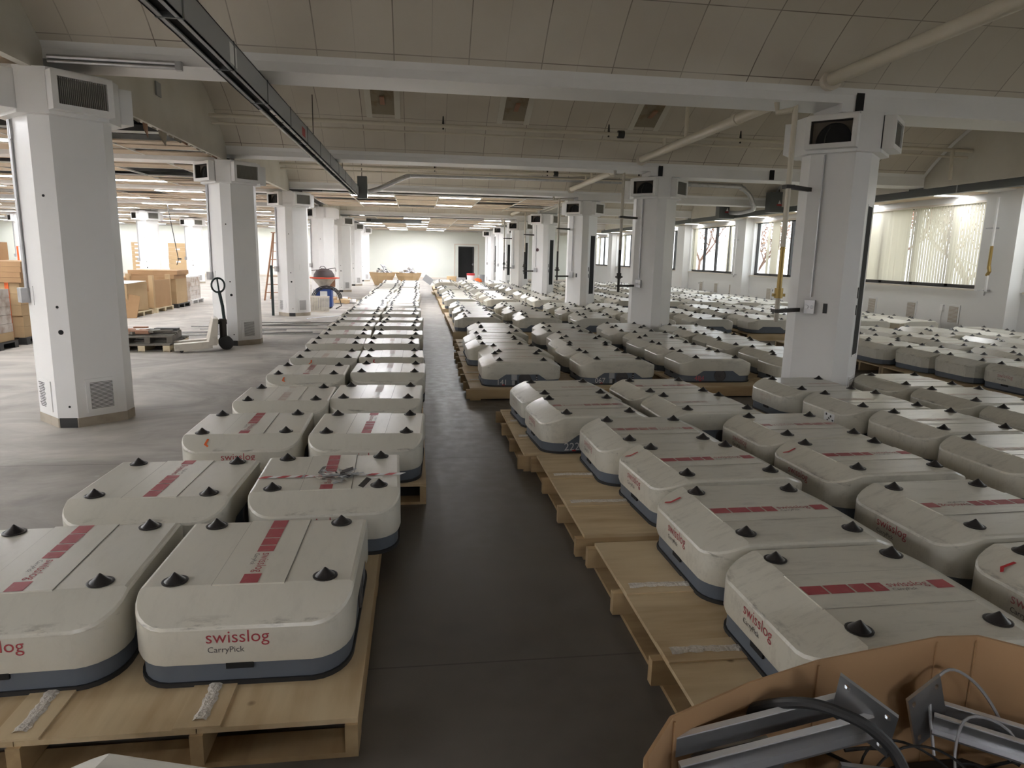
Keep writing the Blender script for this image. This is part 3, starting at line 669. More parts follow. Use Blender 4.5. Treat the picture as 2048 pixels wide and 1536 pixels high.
# ------------------------------------------------------------------ services under the ceiling
def services():
    # left busway
    t = thing('busway', 'long grey electrical busway hanging over the aisle at upper left', 'busway', (-1.42, 0, 2.92))
    g = G(); y0, y1 = -4.5, 16.8
    g.box(-0.075,y0,0,-0.062,y1,0.2).box(0.062,y0,0,0.075,y1,0.2).box(-0.075,y0,0.19,0.075,y1,0.2)
    g.box(-0.075,y0,0,-0.035,y1,0.008).box(0.035,y0,0,0.075,y1,0.008)
    g.build('duct_body', M['greytray'], t)
    G().box(-0.05,y0,0.03,0.05,y1,0.045).build('inner_channel', M['plenum'], t)
    for i in range(18):
        y = -3.6+i*1.16; G().box(-0.079,y-0.012,-0.002,0.079,y+0.012,0.204).build('joint_band', M['greybox'], t)
    g = G().box(-0.06,7.1,-0.012,-0.035,16.6,-0.002).box(0.035,7.1,-0.012,0.06,16.6,-0.002)
    g.build('bottom_rail', M['tbar'], t)
    g = G()
    for i in range(24): g.tube([(0.047,7.3+i*0.38,-0.014),(0.047,7.3+i*0.38,-0.011)],0.012,8)
    g.build('rail_holes', M['black'], t)
    G().box(0.0755,5.55,0.03,0.0765,5.75,0.17).build('white_label', M['paper'], t)
    G().box(0.0755,8.75,0.04,0.0765,8.98,0.14).build('red_label', M['red'], t)
    G().tube([(0,7.3,0.2),(0,7.3,0.9)],0.006,6).tube([(0,10.2,0.2),(0,10.2,0.8)],0.006,6).tube([(0,14.0,0.2),(0,14.0,0.8)],0.006,6).tube([(0,4.2,0.2),(0,4.2,1.0)],0.006,6).build('hanger_rod', M['dkpipe'], t)
    b = thing('disconnect_box', 'dark grey electrical box at the far end of the left busway', 'electrical box', (-1.28, 16.9, 2.86))
    G().box(-0.1,-0.09,0,0.12,0.12,0.5).build('enclosure', M['greybox'], b, bevel=0.008)
    G().box(-0.18,-0.18,0.08,-0.1,0.08,0.25).build('connector', M['blackwood'], b)
    G().tube([(0,0,0.5),(0,0,1.1)],0.008,6).build('hanger_rod', M['dkpipe'], b)
    c = [(-1.14,16.95,3.02),(-0.9,17.0,3.1),(-0.45,17.15,3.33),(-0.2,17.25,3.44),(0.1,17.3,3.47),(3.0,17.3,3.5),(7.9,17.3,3.5),(8.3,17.32,3.46),(8.55,17.34,3.32),(8.75,17.5,3.12),(8.95,17.8,2.99),(9.1,18.4,2.97),(9.3,19.4,2.98),(9.48,20.35,3.05)]
    tag(G().tube(smooth_path(c,4),0.058,12).build('conduit', M['galv'], smooth=True), 'thick grey conduit bending up from the busway box and crossing to the right', 'conduit')
    # right busway
    t = thing('busway', 'dark grey busway running above the windows at right', 'busway', (9.72, 0, 2.90))
    G().box(-0.06,-4,0,0.06,36,0.16).build('duct_body', M['greybox'], t)
    for i in range(9):
        y = 8.5+i*3.05; G().box(-0.065,y-0.015,-0.004,0.065,y+0.015,0.165).build('joint_band', M['greytray'], t)
        G().box(-0.03,y+0.5,0.16,0.03,y+0.56,0.24).tube([(0,y+0.53,0.2),(0,y+0.53,0.9)],0.006,6).build('hanger', M['dkpipe'], t)
    G().box(-0.064,16.3,0.04,-0.06,16.7,0.12).build('red_label', M['red'], t)
    G().box(-0.064,14.6,0.05,-0.06,15.0,0.13).build('white_label', M['paper'], t)
    for i, (y, lab) in enumerate(((17.5, 'nearer'), (20.6, 'further'))):
        b = thing('disconnect_box', '%s of two grey switch boxes on the right busway' % lab, 'electrical box', (9.52, y, 2.88), 0, 'switch boxes on the right busway')
        G().box(-0.34,-0.14,0,0.16,0.14,0.52).build('enclosure', M['greybox'], b, bevel=0.01)
        G().box(-0.16,-0.143,0.17,-0.02,-0.141,0.21).build('red_label', M['red'], b)
        G().add([(-0.13,-0.143,0.22),(-0.05,-0.143,0.22),(-0.09,-0.143,0.32)], [(0,1,2)]).build('white_label', M['paper'], b)
        G().tube([(-0.05,0,0.52),(-0.05,0,0.62)],0.01,6).build('hanger', M['dkpipe'], b)
    t = thing('busway', 'short dark busway piece hanging under the far aisle ceiling', 'busway', (-0.9, 31.2, 2.93))
    G().box(-1.1,-0.08,0,1.1,0.08,0.2).build('duct_body', M['greybox'], t); G().box(-1.3,-0.06,0.02,-1.1,0.06,0.2).build('end_cap', M['blackwood'], t)
    # sprinkler main over the right pillars
    for k, lab in ((-1, 'nearest the camera, at upper right'), (0, 'between the first and second beams'), (1, 'between the second and third beams'), (3, 'beyond the third right pillar')):
        y0, y1 = prow(k)+0.26, prow(k+1)-0.26
        t = thing('sprinkler_main', 'cream sprinkler main pipe above the right pillars, %s' % lab, 'pipe', (3.92, 0, 3.32), 0, 'sprinkler main sections')
        G().tube([(0,y0,0),(0,y1,0)],0.062,14).build('pipe', M['cream'], t, smooth=True)
        G().tube([(0,y1-0.10,0),(0,y1-0.02,0)],0.078,14).tube([(0,y0+1.3,0),(0,y0+1.4,0)],0.074,14).build('coupling', M['cream'], t, smooth=True)
        G().tube([(0,y1-0.12,0),(0,y1-0.06,0)],0.10,14).build('wall_flange', M['sill'], t, smooth=True)
        G().tube([(0,y1-2.1,0.05),(0,y1-2.1,0.5)],0.03,8).build('riser', M['cream'], t, smooth=True)
    for y, z, x0, x1, lab in ((4.6,3.62,-3.0,9.4,'over the nearest bay'),(11.0,3.53,-3.0,9.4,'across the bay behind the first beam'),(16.2,3.50,-3.0,6.0,'across the bay behind the second beam')):
        t = thing('sprinkler_branch', 'thin cream sprinkler pipe %s' % lab, 'pipe', (0, y, z), 0, 'sprinkler branch pipes')
        g = G().tube([(x0,0,0),(x1,0,0)],0.03,10)
        if y == 11.0: g.tube([(8.9,-0.15,-0.02),(8.92,-0.15,-0.5)],0.03,10)
        g.build('pipe', M['cream'], t, smooth=True)
        if y != 4.6: G().tube([(x0,0.1,-0.09),(x1,0.1,-0.09)],0.018,8).build('drip_line', M['cream'], t, smooth=True)
        for x in (0.4, 3.0 if y > 5 else 2.9, 5.2): G().tube([(x,0,0.02),(x,0,0.14)],[0.02,0.01],8).tube([(x,0,0.0),(x,0,-0.05)],0.014,8).build('sprinkler_head', M['dkpipe'], t)
        G().tube([(3.15,0,0),(3.25,0,0)],0.06,12).build('clamp', M['blackwood'], t)
        G().tube([(3.92,0,0),(3.92,0,-0.2)],0.028,8).build('tee', M['cream'], t, smooth=True)
    # vertical drain pipes beside the right pillars
    for k in range(0, 5):
        y = prow(k); t = thing('drain_pipe', 'vertical drain pipe with brackets left of the %s right pillar' % word(k+1), 'pipe', (XR-0.70, y-0.28, 0), 0, 'drain pipes beside the right pillars')
        G().tube([(-0.12,0.15,3.14),(-0.12,0.12,3.04),(-0.02,0.02,3.05),(0,0,3.08),(0,0,3.0),(0,0,1.75)],0.027,10).build('upper_pipe', M['cream'] if k == 0 else M['jack'], t, smooth=True)
        G().tube([(0,0,1.78),(0,0,1.33)],0.025,10).tube([(0,0,1.34),(0,0,1.24)],0.042,10).cbox((0,0,1.27),(0.13,0.03,0.03)).build('valve', M['brass'] if k == 0 else M['dkpipe'], t, smooth=True)
        G().tube([(0,0,1.26),(0,0,1.0)],0.024,10).build('lower_pipe', M['jack'] if k == 0 else M['dkpipe'], t, smooth=True)
        for z in (1.11, 2.33): G().cbox((0.17,0.09,z),(0.42,0.035,0.04),rz=0.5).cbox((0,0,z),(0.09,0.09,0.035)).build('bracket', M['dkpipe'], t)
    # broken openings and fittings on the second vault
    for i, (x, lab) in enumerate(((-0.52, 'left'), (1.55, 'middle'), (3.75, 'right'))):
        yc = prow(0)+BAY/2
        t = thing('bare_ceiling_patch', 'stained bare panel with bracket in the vault, %s of three' % lab, 'panel', (x, yc+1.62, vz(1.62)-0.012), 0, 'bare panels in the vault')
        sl = math.atan((vz(1.92)-vz(1.32))/0.6)
        G().cbox((0,0,0),(0.36,0.85,0.012),rx=sl).build('panel', mat('grey_brown_board', (0.30,0.26,0.19,1), 0.8, noise=(6,0.5,(0.2,0.13,0.06,1))), t)
        for s in (-0.22, 0.22): G().cbox((s,0,-0.008),(0.09,0.9,0.012),rx=sl).build('batten', M['plaster'], t)
        G().cbox((0.0,-0.12,-0.03),(0.07,0.3,0.02),rx=sl+0.3).build('bracket', M['rustwood'], t)
    # torn bottom edge of the left gable, broken ceiling edge
    rr = random.Random(11)
    t = thing('torn_plaster', 'ragged brown plaster scraps hanging from the left gable edge', 'plaster', (XL-0.03, prow(0)+0.5, 3.03))
    for i in range(16):
        y = 0.15+i*0.28; h = rr.uniform(0.015,0.05) if i not in (5, 7) else 0.17
        g = G(); w0 = rr.uniform(0.06,0.16)
        g.add([(0,y-w0,0),(0,y+w0,0),(0.01,y+w0*0.5,-h*0.6),(0.02,y+w0*0.2,-h),(0.02,y-w0*0.3,-h*0.8),(0.0,y-w0*0.8,-h*0.4)],[(0,1,2,3,4,5)])
        g.add([(0.008,y-w0,0),(0.008,y+w0,0),(0.018,y+w0*0.5,-h*0.6),(0.028,y+w0*0.2,-h),(0.028,y-w0*0.3,-h*0.8),(0.008,y-w0*0.8,-h*0.4)],[(5,4,3,2,1,0)])
        g.build('scrap', M['rustwood'] if i % 5 == 0 else M['tape'], t)
    tag(G().box(-0.005,-0.075,-0.08,0.012,0.075,0.08).build('junction_box', M['greytray'], None, (XL+0.03, 9.2, 3.48)), 'small grey junction box on the left gable wall', 'electrical box')
    tag(G().tube([(-3.0,0,0),(-1.98,0,0)],0.02,8).tube([(-3.0,0.0,-0.035),(-1.98,0,-0.035)],0.016,8).cbox((-1.98,0,-0.02),(0.05,0.05,0.07)).build('pipe_stub', M['galv'], None, (0,prow(0)-0.36,3.13), smooth=True), 'short grey conduit stub on the first beam above the left pillar', 'conduit')
    tag(G().cbox((0,0,0),(1.1,0.5,0.28),rz=0.5).build('air_duct', M['greywood'], None, (-5.0, 8.9, 3.32)), 'dark sheet metal duct in the ceiling gap behind the first left pillar', 'duct')
    tag(G().tube([(-8.324,25.0,3.09),(-8.085,25.0,1.25),(-8.15,25,1.06)],0.013,6).cbox((-8.05,25,1.27),(0.12,0.03,0.05)).build('hanging_cable', M['blackwood']), 'dark cable hanging from the ceiling left of the second left pillar', 'cable')
services()

# ------------------------------------------------------------------ robots
RL, RW = 0.46, 0.37   # half length (x), half width (y)
ZT = 0.29
def rob_outline():
    pts = []      # stations x -> half width
    xs = [0.46, 0.452, 0.435, 0.41, 0.38, 0.345, 0.31, 0.30, 0.28, 0.19, 0.0]
    ws = []
    for x in xs:
        if x >= 0.28:
            u = (x-0.28)/(0.46-0.28); ws.append(0.245 + (RW-0.245)*(1-u**2.4)**(1/1.7))
        else: ws.append(RW)
    ws[0] = 0.245
    full = [(x, w_) for x, w_ in zip(xs, ws)] + [(-x, w_) for x, w_ in reversed(list(zip(xs, ws))[:-1])]
    return full
ST = rob_outline()
def rtop(x):
    return ZT if abs(x) <= 0.30 else ZT - 0.064*(abs(x)-0.30)/0.16
def rbot(x, side=True):
    a = abs(x)
    return 0.142 if a <= 0.19 else (0.142-0.06*(a-0.19)/0.09 if a < 0.28 else 0.082)
def robot_meshes(lod=False):
    st = ST if not lod else [ST[i] for i in (0,3,6,7,8,9,11,12,13,14,17,20)]
    n = len(st)
    loop = [(x, -w_) for x, w_ in reversed(st)] + [(x, w_) for x, w_ in st]   # ccw starting at -x,-y
    per = [(i) for i in range(2*n)]
    g = G(); rings = []
    def ring(inset, zf):
        vs = []
        for (x, y) in loop: vs.append((x*(1-inset/RL), y*(1-inset/RW), zf(x)))
        return vs
    rs = [ring(0.006, lambda x: rbot(x)), ring(0.0, lambda x: rbot(x)+0.02), ring(0.0, lambda x: rtop(x)-0.016), ring(0.005, lambda x: rtop(x)-0.005), ring(0.016, lambda x: rtop(x))]
    if lod: rs = [rs[0], ring(0.0, lambda x: rtop(x)-0.012), ring(0.012, lambda x: rtop(x))]
    vs = [v for r in rs for v in r]; fs = []
    N2 = 2*n
    for k in range(len(rs)-1):
        for i in range(N2): fs.append((k*N2+i, k*N2+(i+1) % N2, (k+1)*N2+(i+1) % N2, (k+1)*N2+i))
    o = (len(rs)-1)*N2   # top strips: station s (from +x) has -y vertex n-1-s and +y vertex n+s
    for s_ in range(n-1): fs.append((o+n-1-s_, o+n+s_, o+n+s_+1, o+n-2-s_))
    g.add(vs, fs)
    if not lod: g.box(-0.296,-0.124,ZT-0.01,0.296,0.124,ZT+0.0025)
    res = {'shell': g}
    g = G(); io = [(x*(1-0.014/RL), y*(1-0.014/RW)) for x, y in loop]
    g.prism(io, 0.014, 0.17); res['chassis'] = g
    res['skirt'] = G().prism([(x*(1-0.006/RL), y*(1-0.006/RW)) for x, y in loop], 0.0, 0.016)
    return res
RM = {}
g0 = robot_meshes()
for v, m_ in (('clean', M['shell']), ('dirty', M['shell_dirty'])): RM['shell_'+v] = g0['shell'].mesh('shell', m_, 0.36)
RM['chassis'] = g0['chassis'].mesh('chassis', M['chassis'], 0.6); RM['skirt'] = g0['skirt'].mesh('rubber_skirt', M['rubber'], 0.6)
RM['cone'] = G().lathe([(0.044,0),(0.045,0.004),(0.040,0.006),(0.036,0.005),(0.016,0.022),(0.004,0.034),(0.001,0.036)],20).mesh('locating_cone', M['cone'], 0.9)
RM['cone_lo'] = G().lathe([(0.044,0),(0.044,0.005),(0.036,0.006),(0.003,0.036)],10).mesh('locating_cone', M['cone'], 0.9)
T_sw = text_geo('swisslog', 0.056); T_cp = text_geo('CarryPick', 0.030)
T_big = text_geo('swisslog', 0.0605); T_cpb = text_geo('CarryPick', 0.0285)
def width(t): xs = [v[0] for v in t[0]]; return max(xs)-min(xs)
sw_w = width(T_big)
def put(g, t, fn, mi): g.add([fn(v[0], v[1]) for v in t[0]], t[1], mi)
def deck_decal(red, dark):
    g = G(); z = ZT+0.0035
    for a, b in ((-0.292,-0.208),(-0.200,-0.107),(-0.099,-0.034),(-0.026,0.030),(0.222,0.294)):
        g.add([(a,-0.031,z),(b,-0.031,z),(b,0.031,z),(a,0.031,z)], [(0,1,2,3)], 0)
    for yy in (-0.126, 0.124): g.add([(-0.30,yy,z-0.002),(0.30,yy,z-0.002),(0.30,yy+0.0035,z-0.002),(-0.30,yy+0.0035,z-0.002)], [(0,1,2,3)], 2)
    s = 0.165/width(T_sw)
    put(g, T_sw, lambda u, v: (0.043+u*s, -0.004+v*s, z), 0); put(g, T_cp, lambda u, v: (0.045+u*s*0.9, -0.032+v*s*0.9, z), 1)
    return g.mesh('deck_decal', [red, dark, M['seam']])
RM['deck_fresh'] = deck_decal(M['dec_red'], M['dec_dark']); RM['deck_fade'] = deck_decal(M['dec_fade'], M['dec_fade']); RM['deck_ghost'] = deck_decal(M['dec_ghost'], M['dec_ghost'])
def front_text(red, dark):
    g = G(); s = 0.205/sw_w; e = 0.0012
    # the front faces +x; text runs along +y there
    put(g, T_big, lambda u, v: (RL+e, -0.105+u*s, 0.163+v*s), 0); put(g, T_cpb, lambda u, v: (RL+e, -0.10+u*s, 0.128+v*s), 1)
    return g.mesh('lettering', [red, dark])
RM['front_fresh'] = front_text(M['dec_red'], M['dec_dark']); RM['front_fade'] = front_text(M['dec_fade'], M['dec_dark']); RM['front_ghost'] = front_text(M['dec_ghost'], M['dec_ghost'])
RM['slot'] = G().box(RL-0.03,-0.045,0.062,RL-0.005,0.045,0.084).mesh('front_slot', M['black'])
wy = RW*(1-0.014/RW)
gw = G(); gw.xf = Matrix.Translation((0.03,-wy-0.003,0.085)) @ Matrix.Rotation(PI/2,4,'X')
gw.lathe([(0.074,-0.005),(0.074,0.004),(0.067,0.006),(0.064,0.002),(0.02,0.004),(0.014,0.008),(0.0,0.008)],28)
RM['wheel'] = gw.mesh('drive_wheel', M['dec_dark'], 0.5)
gp = G(); y_ = -wy-0.0015
gp.box(-0.125,y_,0.075,-0.06,y_+0.001,0.14,0); gp.box(-0.118,y_-0.004,0.018,-0.085,y_+0.001,0.07,0); gp.box(-0.085,y_-0.005,0.02,-0.055,y_+0.001,0.072,1)
gp.box(0.155,y_-0.004,0.05,0.175,y_,0.14,1)
for z in (0.06,0.085,0.11): gp.tube([(0.165,y_-0.006,z),(0.165,y_-0.003,z)],0.008,8,0)
RM['ports'] = gp.mesh('side_ports', [M['greytray'], M['blackwood']])
# low detail robot, used for the ones too small to show more
g1 = robot_meshes(True)
RM['lo_shell'] = g1['shell'].mesh('shell', M['shell'], 0.36); RM['lo_chassis'] = g1['chassis'].mesh('chassis', M['chassis'], 0.6)
RM['lo_shell2'] = g1['shell'].mesh('shell', M['shell_dirty'], 0.36)

PZ = 0.14
CX, CY = 0.255, 0.262
def robot(x, y, rz, lod, label, group, wear='fade', dirty=False, num=None, numred=False, ports=False, z=PZ, tick=None, patch=False):
    r = thing('transport_robot', label, 'robot', (x, y, z), rz, group)
    if lod == 0:
        ob('shell', RM['shell_dirty' if dirty else 'shell_clean'], r); ob('chassis', RM['chassis'], r); ob('rubber_skirt', RM['skirt'], r)
        sh = [c for c in r.children if c.name.startswith('shell')][0]; ch = [c for c in r.children if c.name.startswith('chassis')][0]
        d = ob('deck_decal', RM['deck_'+wear], sh)
        for a in (0, PI):
            if wear != 'ghost' or a == 0: ob('lettering', RM['front_'+wear], sh, (0,0,0), a)
            ob('front_slot', RM['slot'], ch, (0,0,0), a)
            ob('drive_wheel', RM['wheel'], r, (0,0,0), a)
            if ports: ob('side_ports', RM['ports'], ch, (0,0,0), a)
            if num:
                g = G(); t = text_geo(num, 0.084)
                put(g, t, lambda u, v: (-0.295+u, -wy-0.0012, 0.024+v), 0)
                ob('number', g.mesh('number', M['num_red' if numred else 'num_white']), ch, (0,0,0), a)
                ob('red_dot', G().box(-0.23,-wy-0.0015,0.012,-0.20,-wy-0.0005,0.027).mesh('red_dot', M['red']), ch, (0,0,0), a)
        if tick:
            tx, ty, m_ = tick; sg = 1 if tx > 0 else -1
            f = lambda x, y: (sg*x, ty+y, rtop(x)+0.0012)
            ob('tick_mark', G().add([f(0.345,0),f(0.40,-0.006),f(0.425,0.02),f(0.415,0.026),f(0.395,0.008),f(0.345,0.014)],[(0,1,2,3,4,5) if sg > 0 else (5,4,3,2,1,0)]).mesh('tick_mark', M[m_]), sh)
        if patch:
            g = G().box(-RL-0.0015,-0.20,0.12,-RL+0.01,-0.06,0.205,0)
            for q, (yy, zz) in enumerate(((-0.18,0.15),(-0.15,0.18),(-0.11,0.14),(-0.09,0.19),(-0.13,0.16))): g.cbox((-RL-0.002,yy,zz),(0.002,0.018,0.014+0.004*(q % 2)),1,rx=q)
            ob('label_patch', g.mesh('label_patch', [M['paper'], M['blackwood']]), sh)
    else:
        ob('shell', RM['lo_shell2' if dirty else 'lo_shell'], r); ob('chassis', RM['lo_chassis'], r)
        if lod == 1: ob('deck_decal', RM['deck_'+wear], r)
    for sx in (-1, 1):
        for sy in (-1, 1): ob('locating_cone', RM['cone' if lod == 0 else 'cone_lo'], r, (sx*CX, sy*CY, ZT))
    return r

# pallet: stringers along x, plywood deck, foam glue strips
PLX, PLY = 2.24, 1.50
def pallet_meshes():
    PMs = {}
    PMs['deck'] = G().box(-PLX/2,-PLY/2,0.122,PLX/2,-0.262,0.14).box(-PLX/2,-0.259,0.122,PLX/2,0.258,0.1395).box(-PLX/2,0.261,0.122,PLX/2,PLY/2,0.14).mesh('deck', M['deckwood'])
    PMs['stringer'] = G().box(-PLX/2-0.045,-0.02,0.018,PLX/2+0.01,0.02,0.122).mesh('stringer', M['stringer'])
    PMs['bottom'] = G().box(-0.06,-PLY/2,0.0,0.06,PLY/2,0.018).mesh('bottom_board', M['stringer'])
    PMs['batten'] = G().box(-PLX/2,-0.07,0.140,PLX/2,0.07,0.146).mesh('batten', M['deckwood'])
    rr = random.Random(5); n = 46
    for side in (-1, 1):
        vs = []; fs = []; g = G()
        for i in range(n+1):
            x = side*(PLX/2-0.03-i*0.012); wv = 0.021+0.003*math.sin(i*0.9)+rr.uniform(-.003,.003); o = 0.004*math.sin(i*0.21)
            vs += [(x,o-wv,0.1465),(x,o-wv*0.5,0.153),(x,o+wv*0.5,0.153),(x,o+wv,0.1465)]
        for i in range(n):
            for j in range(3): a = i*4+j; fs.append((a,a+1,a+5,a+4) if side > 0 else (a,a+4,a+5,a+1))
        g.add(vs, fs); PMs['foam%d' % side] = g.mesh('foam_strip', M['foam'])
    return PMs
PMS = pallet_meshes()
glo = G().box(-PLX/2,-PLY/2,0.122,PLX/2,PLY/2,0.14)
for yy in (-PLY/2+0.02,-0.26,0.26,PLY/2-0.02): glo.box(-PLX/2,yy-0.02,0,PLX/2,yy+0.02,0.122)
PMS['lo'] = glo.mesh('pallet', M['deckwood'])
def pallet(x, y, rz, lod, label, group='wooden robot pallets'):
    if lod: return tag(ob('pallet', PMS['lo'], None, (x, y, 0), rz), label, 'pallet', group)
    r = thing('pallet', label, 'pallet', (x, y, 0), rz, group)
    ob('deck', PMS['deck'], r)
    for yy in (-PLY/2+0.02,-0.26,0.26,PLY/2-0.02): ob('stringer', PMS['stringer'], r, (0,yy,0))
    for xx in (-PLX/2+0.06,0,PLX/2-0.06): ob('bottom_board', PMS['bottom'], r, (xx,0,0))
    for yy in (-0.26,0.26):
        ob('batten', PMS['batten'], r, (0,yy,0)); ob('foam_strip', PMS['foam-1'], r, (0,yy,0)); ob('foam_strip', PMS['foam1'], r, (0,yy,0))
    return r

# camera-frustum test so that robots wholly outside the frame are left out
CAMI = S.camera.matrix_world.inverted()
def in_frame(x, y, m=0.55):
    for dx in (-m, m):
        for dz in (0.1, 0.45):
            p = CAMI @ Vector((x+dx, y, dz))
            if p.z < -0.3 and abs(1363.3*p.x/-p.z) < 1050 and abs(1363.3*p.y/-p.z) < 800: return True
    return False

ROB = []     # every robot: (distance, args)
def want(x, y, rz, label, group, **kw): ROB.append([math.hypot(x, y), x, y, rz, label, group, kw])
rad = math.radians
gl = 'robots on the left pallets'; gr = 'robots in the right-hand field'
# left double column (front end towards the camera)
LA = [(-1.39,2.67),(-1.27,3.60),(-1.13,4.78),(-1.08,5.80),(-1.08,7.02),(-1.05,8.11),(-1.08,9.36),(-1.06,10.41),(-1.08,11.62),(-1.06,12.62),(-1.09,13.9)]
LB = [(-0.60,2.66),(-0.47,3.65),(-0.33,4.74),(-0.335,5.86),(-0.29,7.13),(-0.30,8.16),(-0.345,9.38),(-0.29,10.43),(-0.32,11.65),(-0.27,12.66),(-0.33,13.95)]
y = 13.95; i = 0
while y < 30.8:
    y += (1.0, 1.28)[i % 2]; i += 1
    LA.append((-1.08+R.uniform(-.04,.04), y+R.uniform(-.04,.04))); LB.append((-0.31+R.uniform(-.03,.03), y+R.uniform(-.04,.04)))
flip = {('A',2),('B',3),('A',6),('A',4)}
notes = {('A',1):'clean robot with red stripes, front left corner of the left column',
         ('B',1):'clean robot with full front lettering, front right corner of the left column',
         ('A',2):'off-white robot with red stripes, left robot of the second row on the left',
         ('B',2):'robot with red and white tape and torn film across its deck',
         ('A',3):'robot with orange tick and readable front lettering, third row on the left',
         ('B',3):'robot with red stripes beside the aisle, third row of the left column'}
for side, arr in (('A', LA), ('B', LB)):
    for n, (x, y) in enumerate(arr, 1):
        a = -90 + R.uniform(-2.5, 2.5)
        if n > 3 and side == 'B' : a -= 1.5
        if (side, n) in flip: a += 180
        lab = notes.get((side, n), 'off-white robot, %s half of the left column, %s row from the front' % ('outer' if side == 'A' else 'aisle', word(n)))
        wear = 'fresh' if n <= 3 else ('ghost' if (side == 'B' or n in (4, 6)) else 'fade')
        if (side, n) == ('A', 5): wear = 'fade'
        want(x, y, rad(a), lab, gl, wear=wear, dirty=False, tick={('A',3):(1,-0.21,'orange'),('A',5):(1,-0.2,'orange'),('A',6):(-1,0.12,'orange'),('B',6):(1,-0.2,'red')}.get((side, n)))
want(-0.55, 1.10, rad(-17), 'robot corner peeking in at the bottom left edge, in front of the pallet', gl, wear='ghost')
for p in range(13):
    yc = 3.11+2.265*p; xc = (-0.945, -0.70)[p] if p < 2 else -0.70
    pallet(xc, yc, -PI/2, 0 if p < 6 else 1, 'wooden pallet under the left robot column, %s from the front' % word(p+1))
pallet(-0.95, 0.86, rad(-17), 1, 'pallet under the robot at the bottom left edge')
# right field, front block: measured positions
near = {'a1':(1.67,2.12,0),'a2':(1.67,2.91,0),'a3':(1.72,3.74,0),'a4':(1.63,4.46,0),'a5':(1.36,5.25,180),'a6':(1.33,6.0,180),
        'b1':(2.77,2.10,180),'b2':(2.77,2.90,180),'b3':(2.78,3.77,0),'b4':(2.77,4.53,180),'b5':(2.38,5.33,0),'b6':(2.31,6.06,180),
        'c1':(4.02,3.82,0),'c2':(4.05,4.62,0),'c3':(3.93,5.38,0),'c4':(3.82,6.12,180),'d2':(5.16,4.75,0),'d3':(5.14,5.55,0),'d4':(5.06,6.33,180),'d1':(5.17,3.95,0)}
colw = {'a':'first','b':'second','c':'third','d':'fourth'}
nn = {'a1':'large scuffed robot nearest on the right, beside the cardboard bin','a2':'scuffed robot with red stripes and side lettering behind the nearest right one',
      'a3':'scuffed robot with four red blocks, third from the front beside the aisle','a4':'robot with side lettering, fourth from the front along the right aisle edge',
      'a5':'robot with number 222 on its dark base','a6':'blank scuffed robot behind the one numbered 222','c3':'robot with a torn label patch on its corner, third column right of the aisle',
      'c4':'plain robot directly in front of the first right pillar'}
for k_, (x, y, a) in near.items():
    lab = nn.get(k_, 'scuffed robot before the first right pillar, %s column, %s from the front' % (colw[k_[0]], word(int(k_[1]))))
    want(x, y, rad(a+R.uniform(-1.5,2.5)+ (2 if y > 3 else 0)), lab, gr, wear='ghost' if k_ in ('a6','c1','c2','c3','c4','d1','d2','d3','d4','b5') else ('fade' if k_ in ('a4','b4','b5','a5','b6','c2') else 'fresh' if k_ in ('a1','a2','a3','b3','b2') else 'fade'), dirty=True, num={'a5':'222'}.get(k_), tick={'a2':(-1,0.24,'red'),'a3':(-1,0.24,'red'),'b3':(-1,0.22,'red'),'b1':(1,-0.22,'red')}.get(k_), patch=(k_ == 'c3'))
for xc, yc, lab in ((2.03,2.50,'nearest on the right, with splintered edge'),(2.0,4.10,'second on the right along the aisle'),(1.91,5.64,'third on the right, under robot 222'),
                (4.42,2.50,'nearest in the second pallet column'),(4.42,4.13,'second in the second pallet column'),(4.46,5.66,'in front of the first right pillar')):
    pallet(xc, yc, 0, 0, 'plywood topped pallet, %s' % lab)
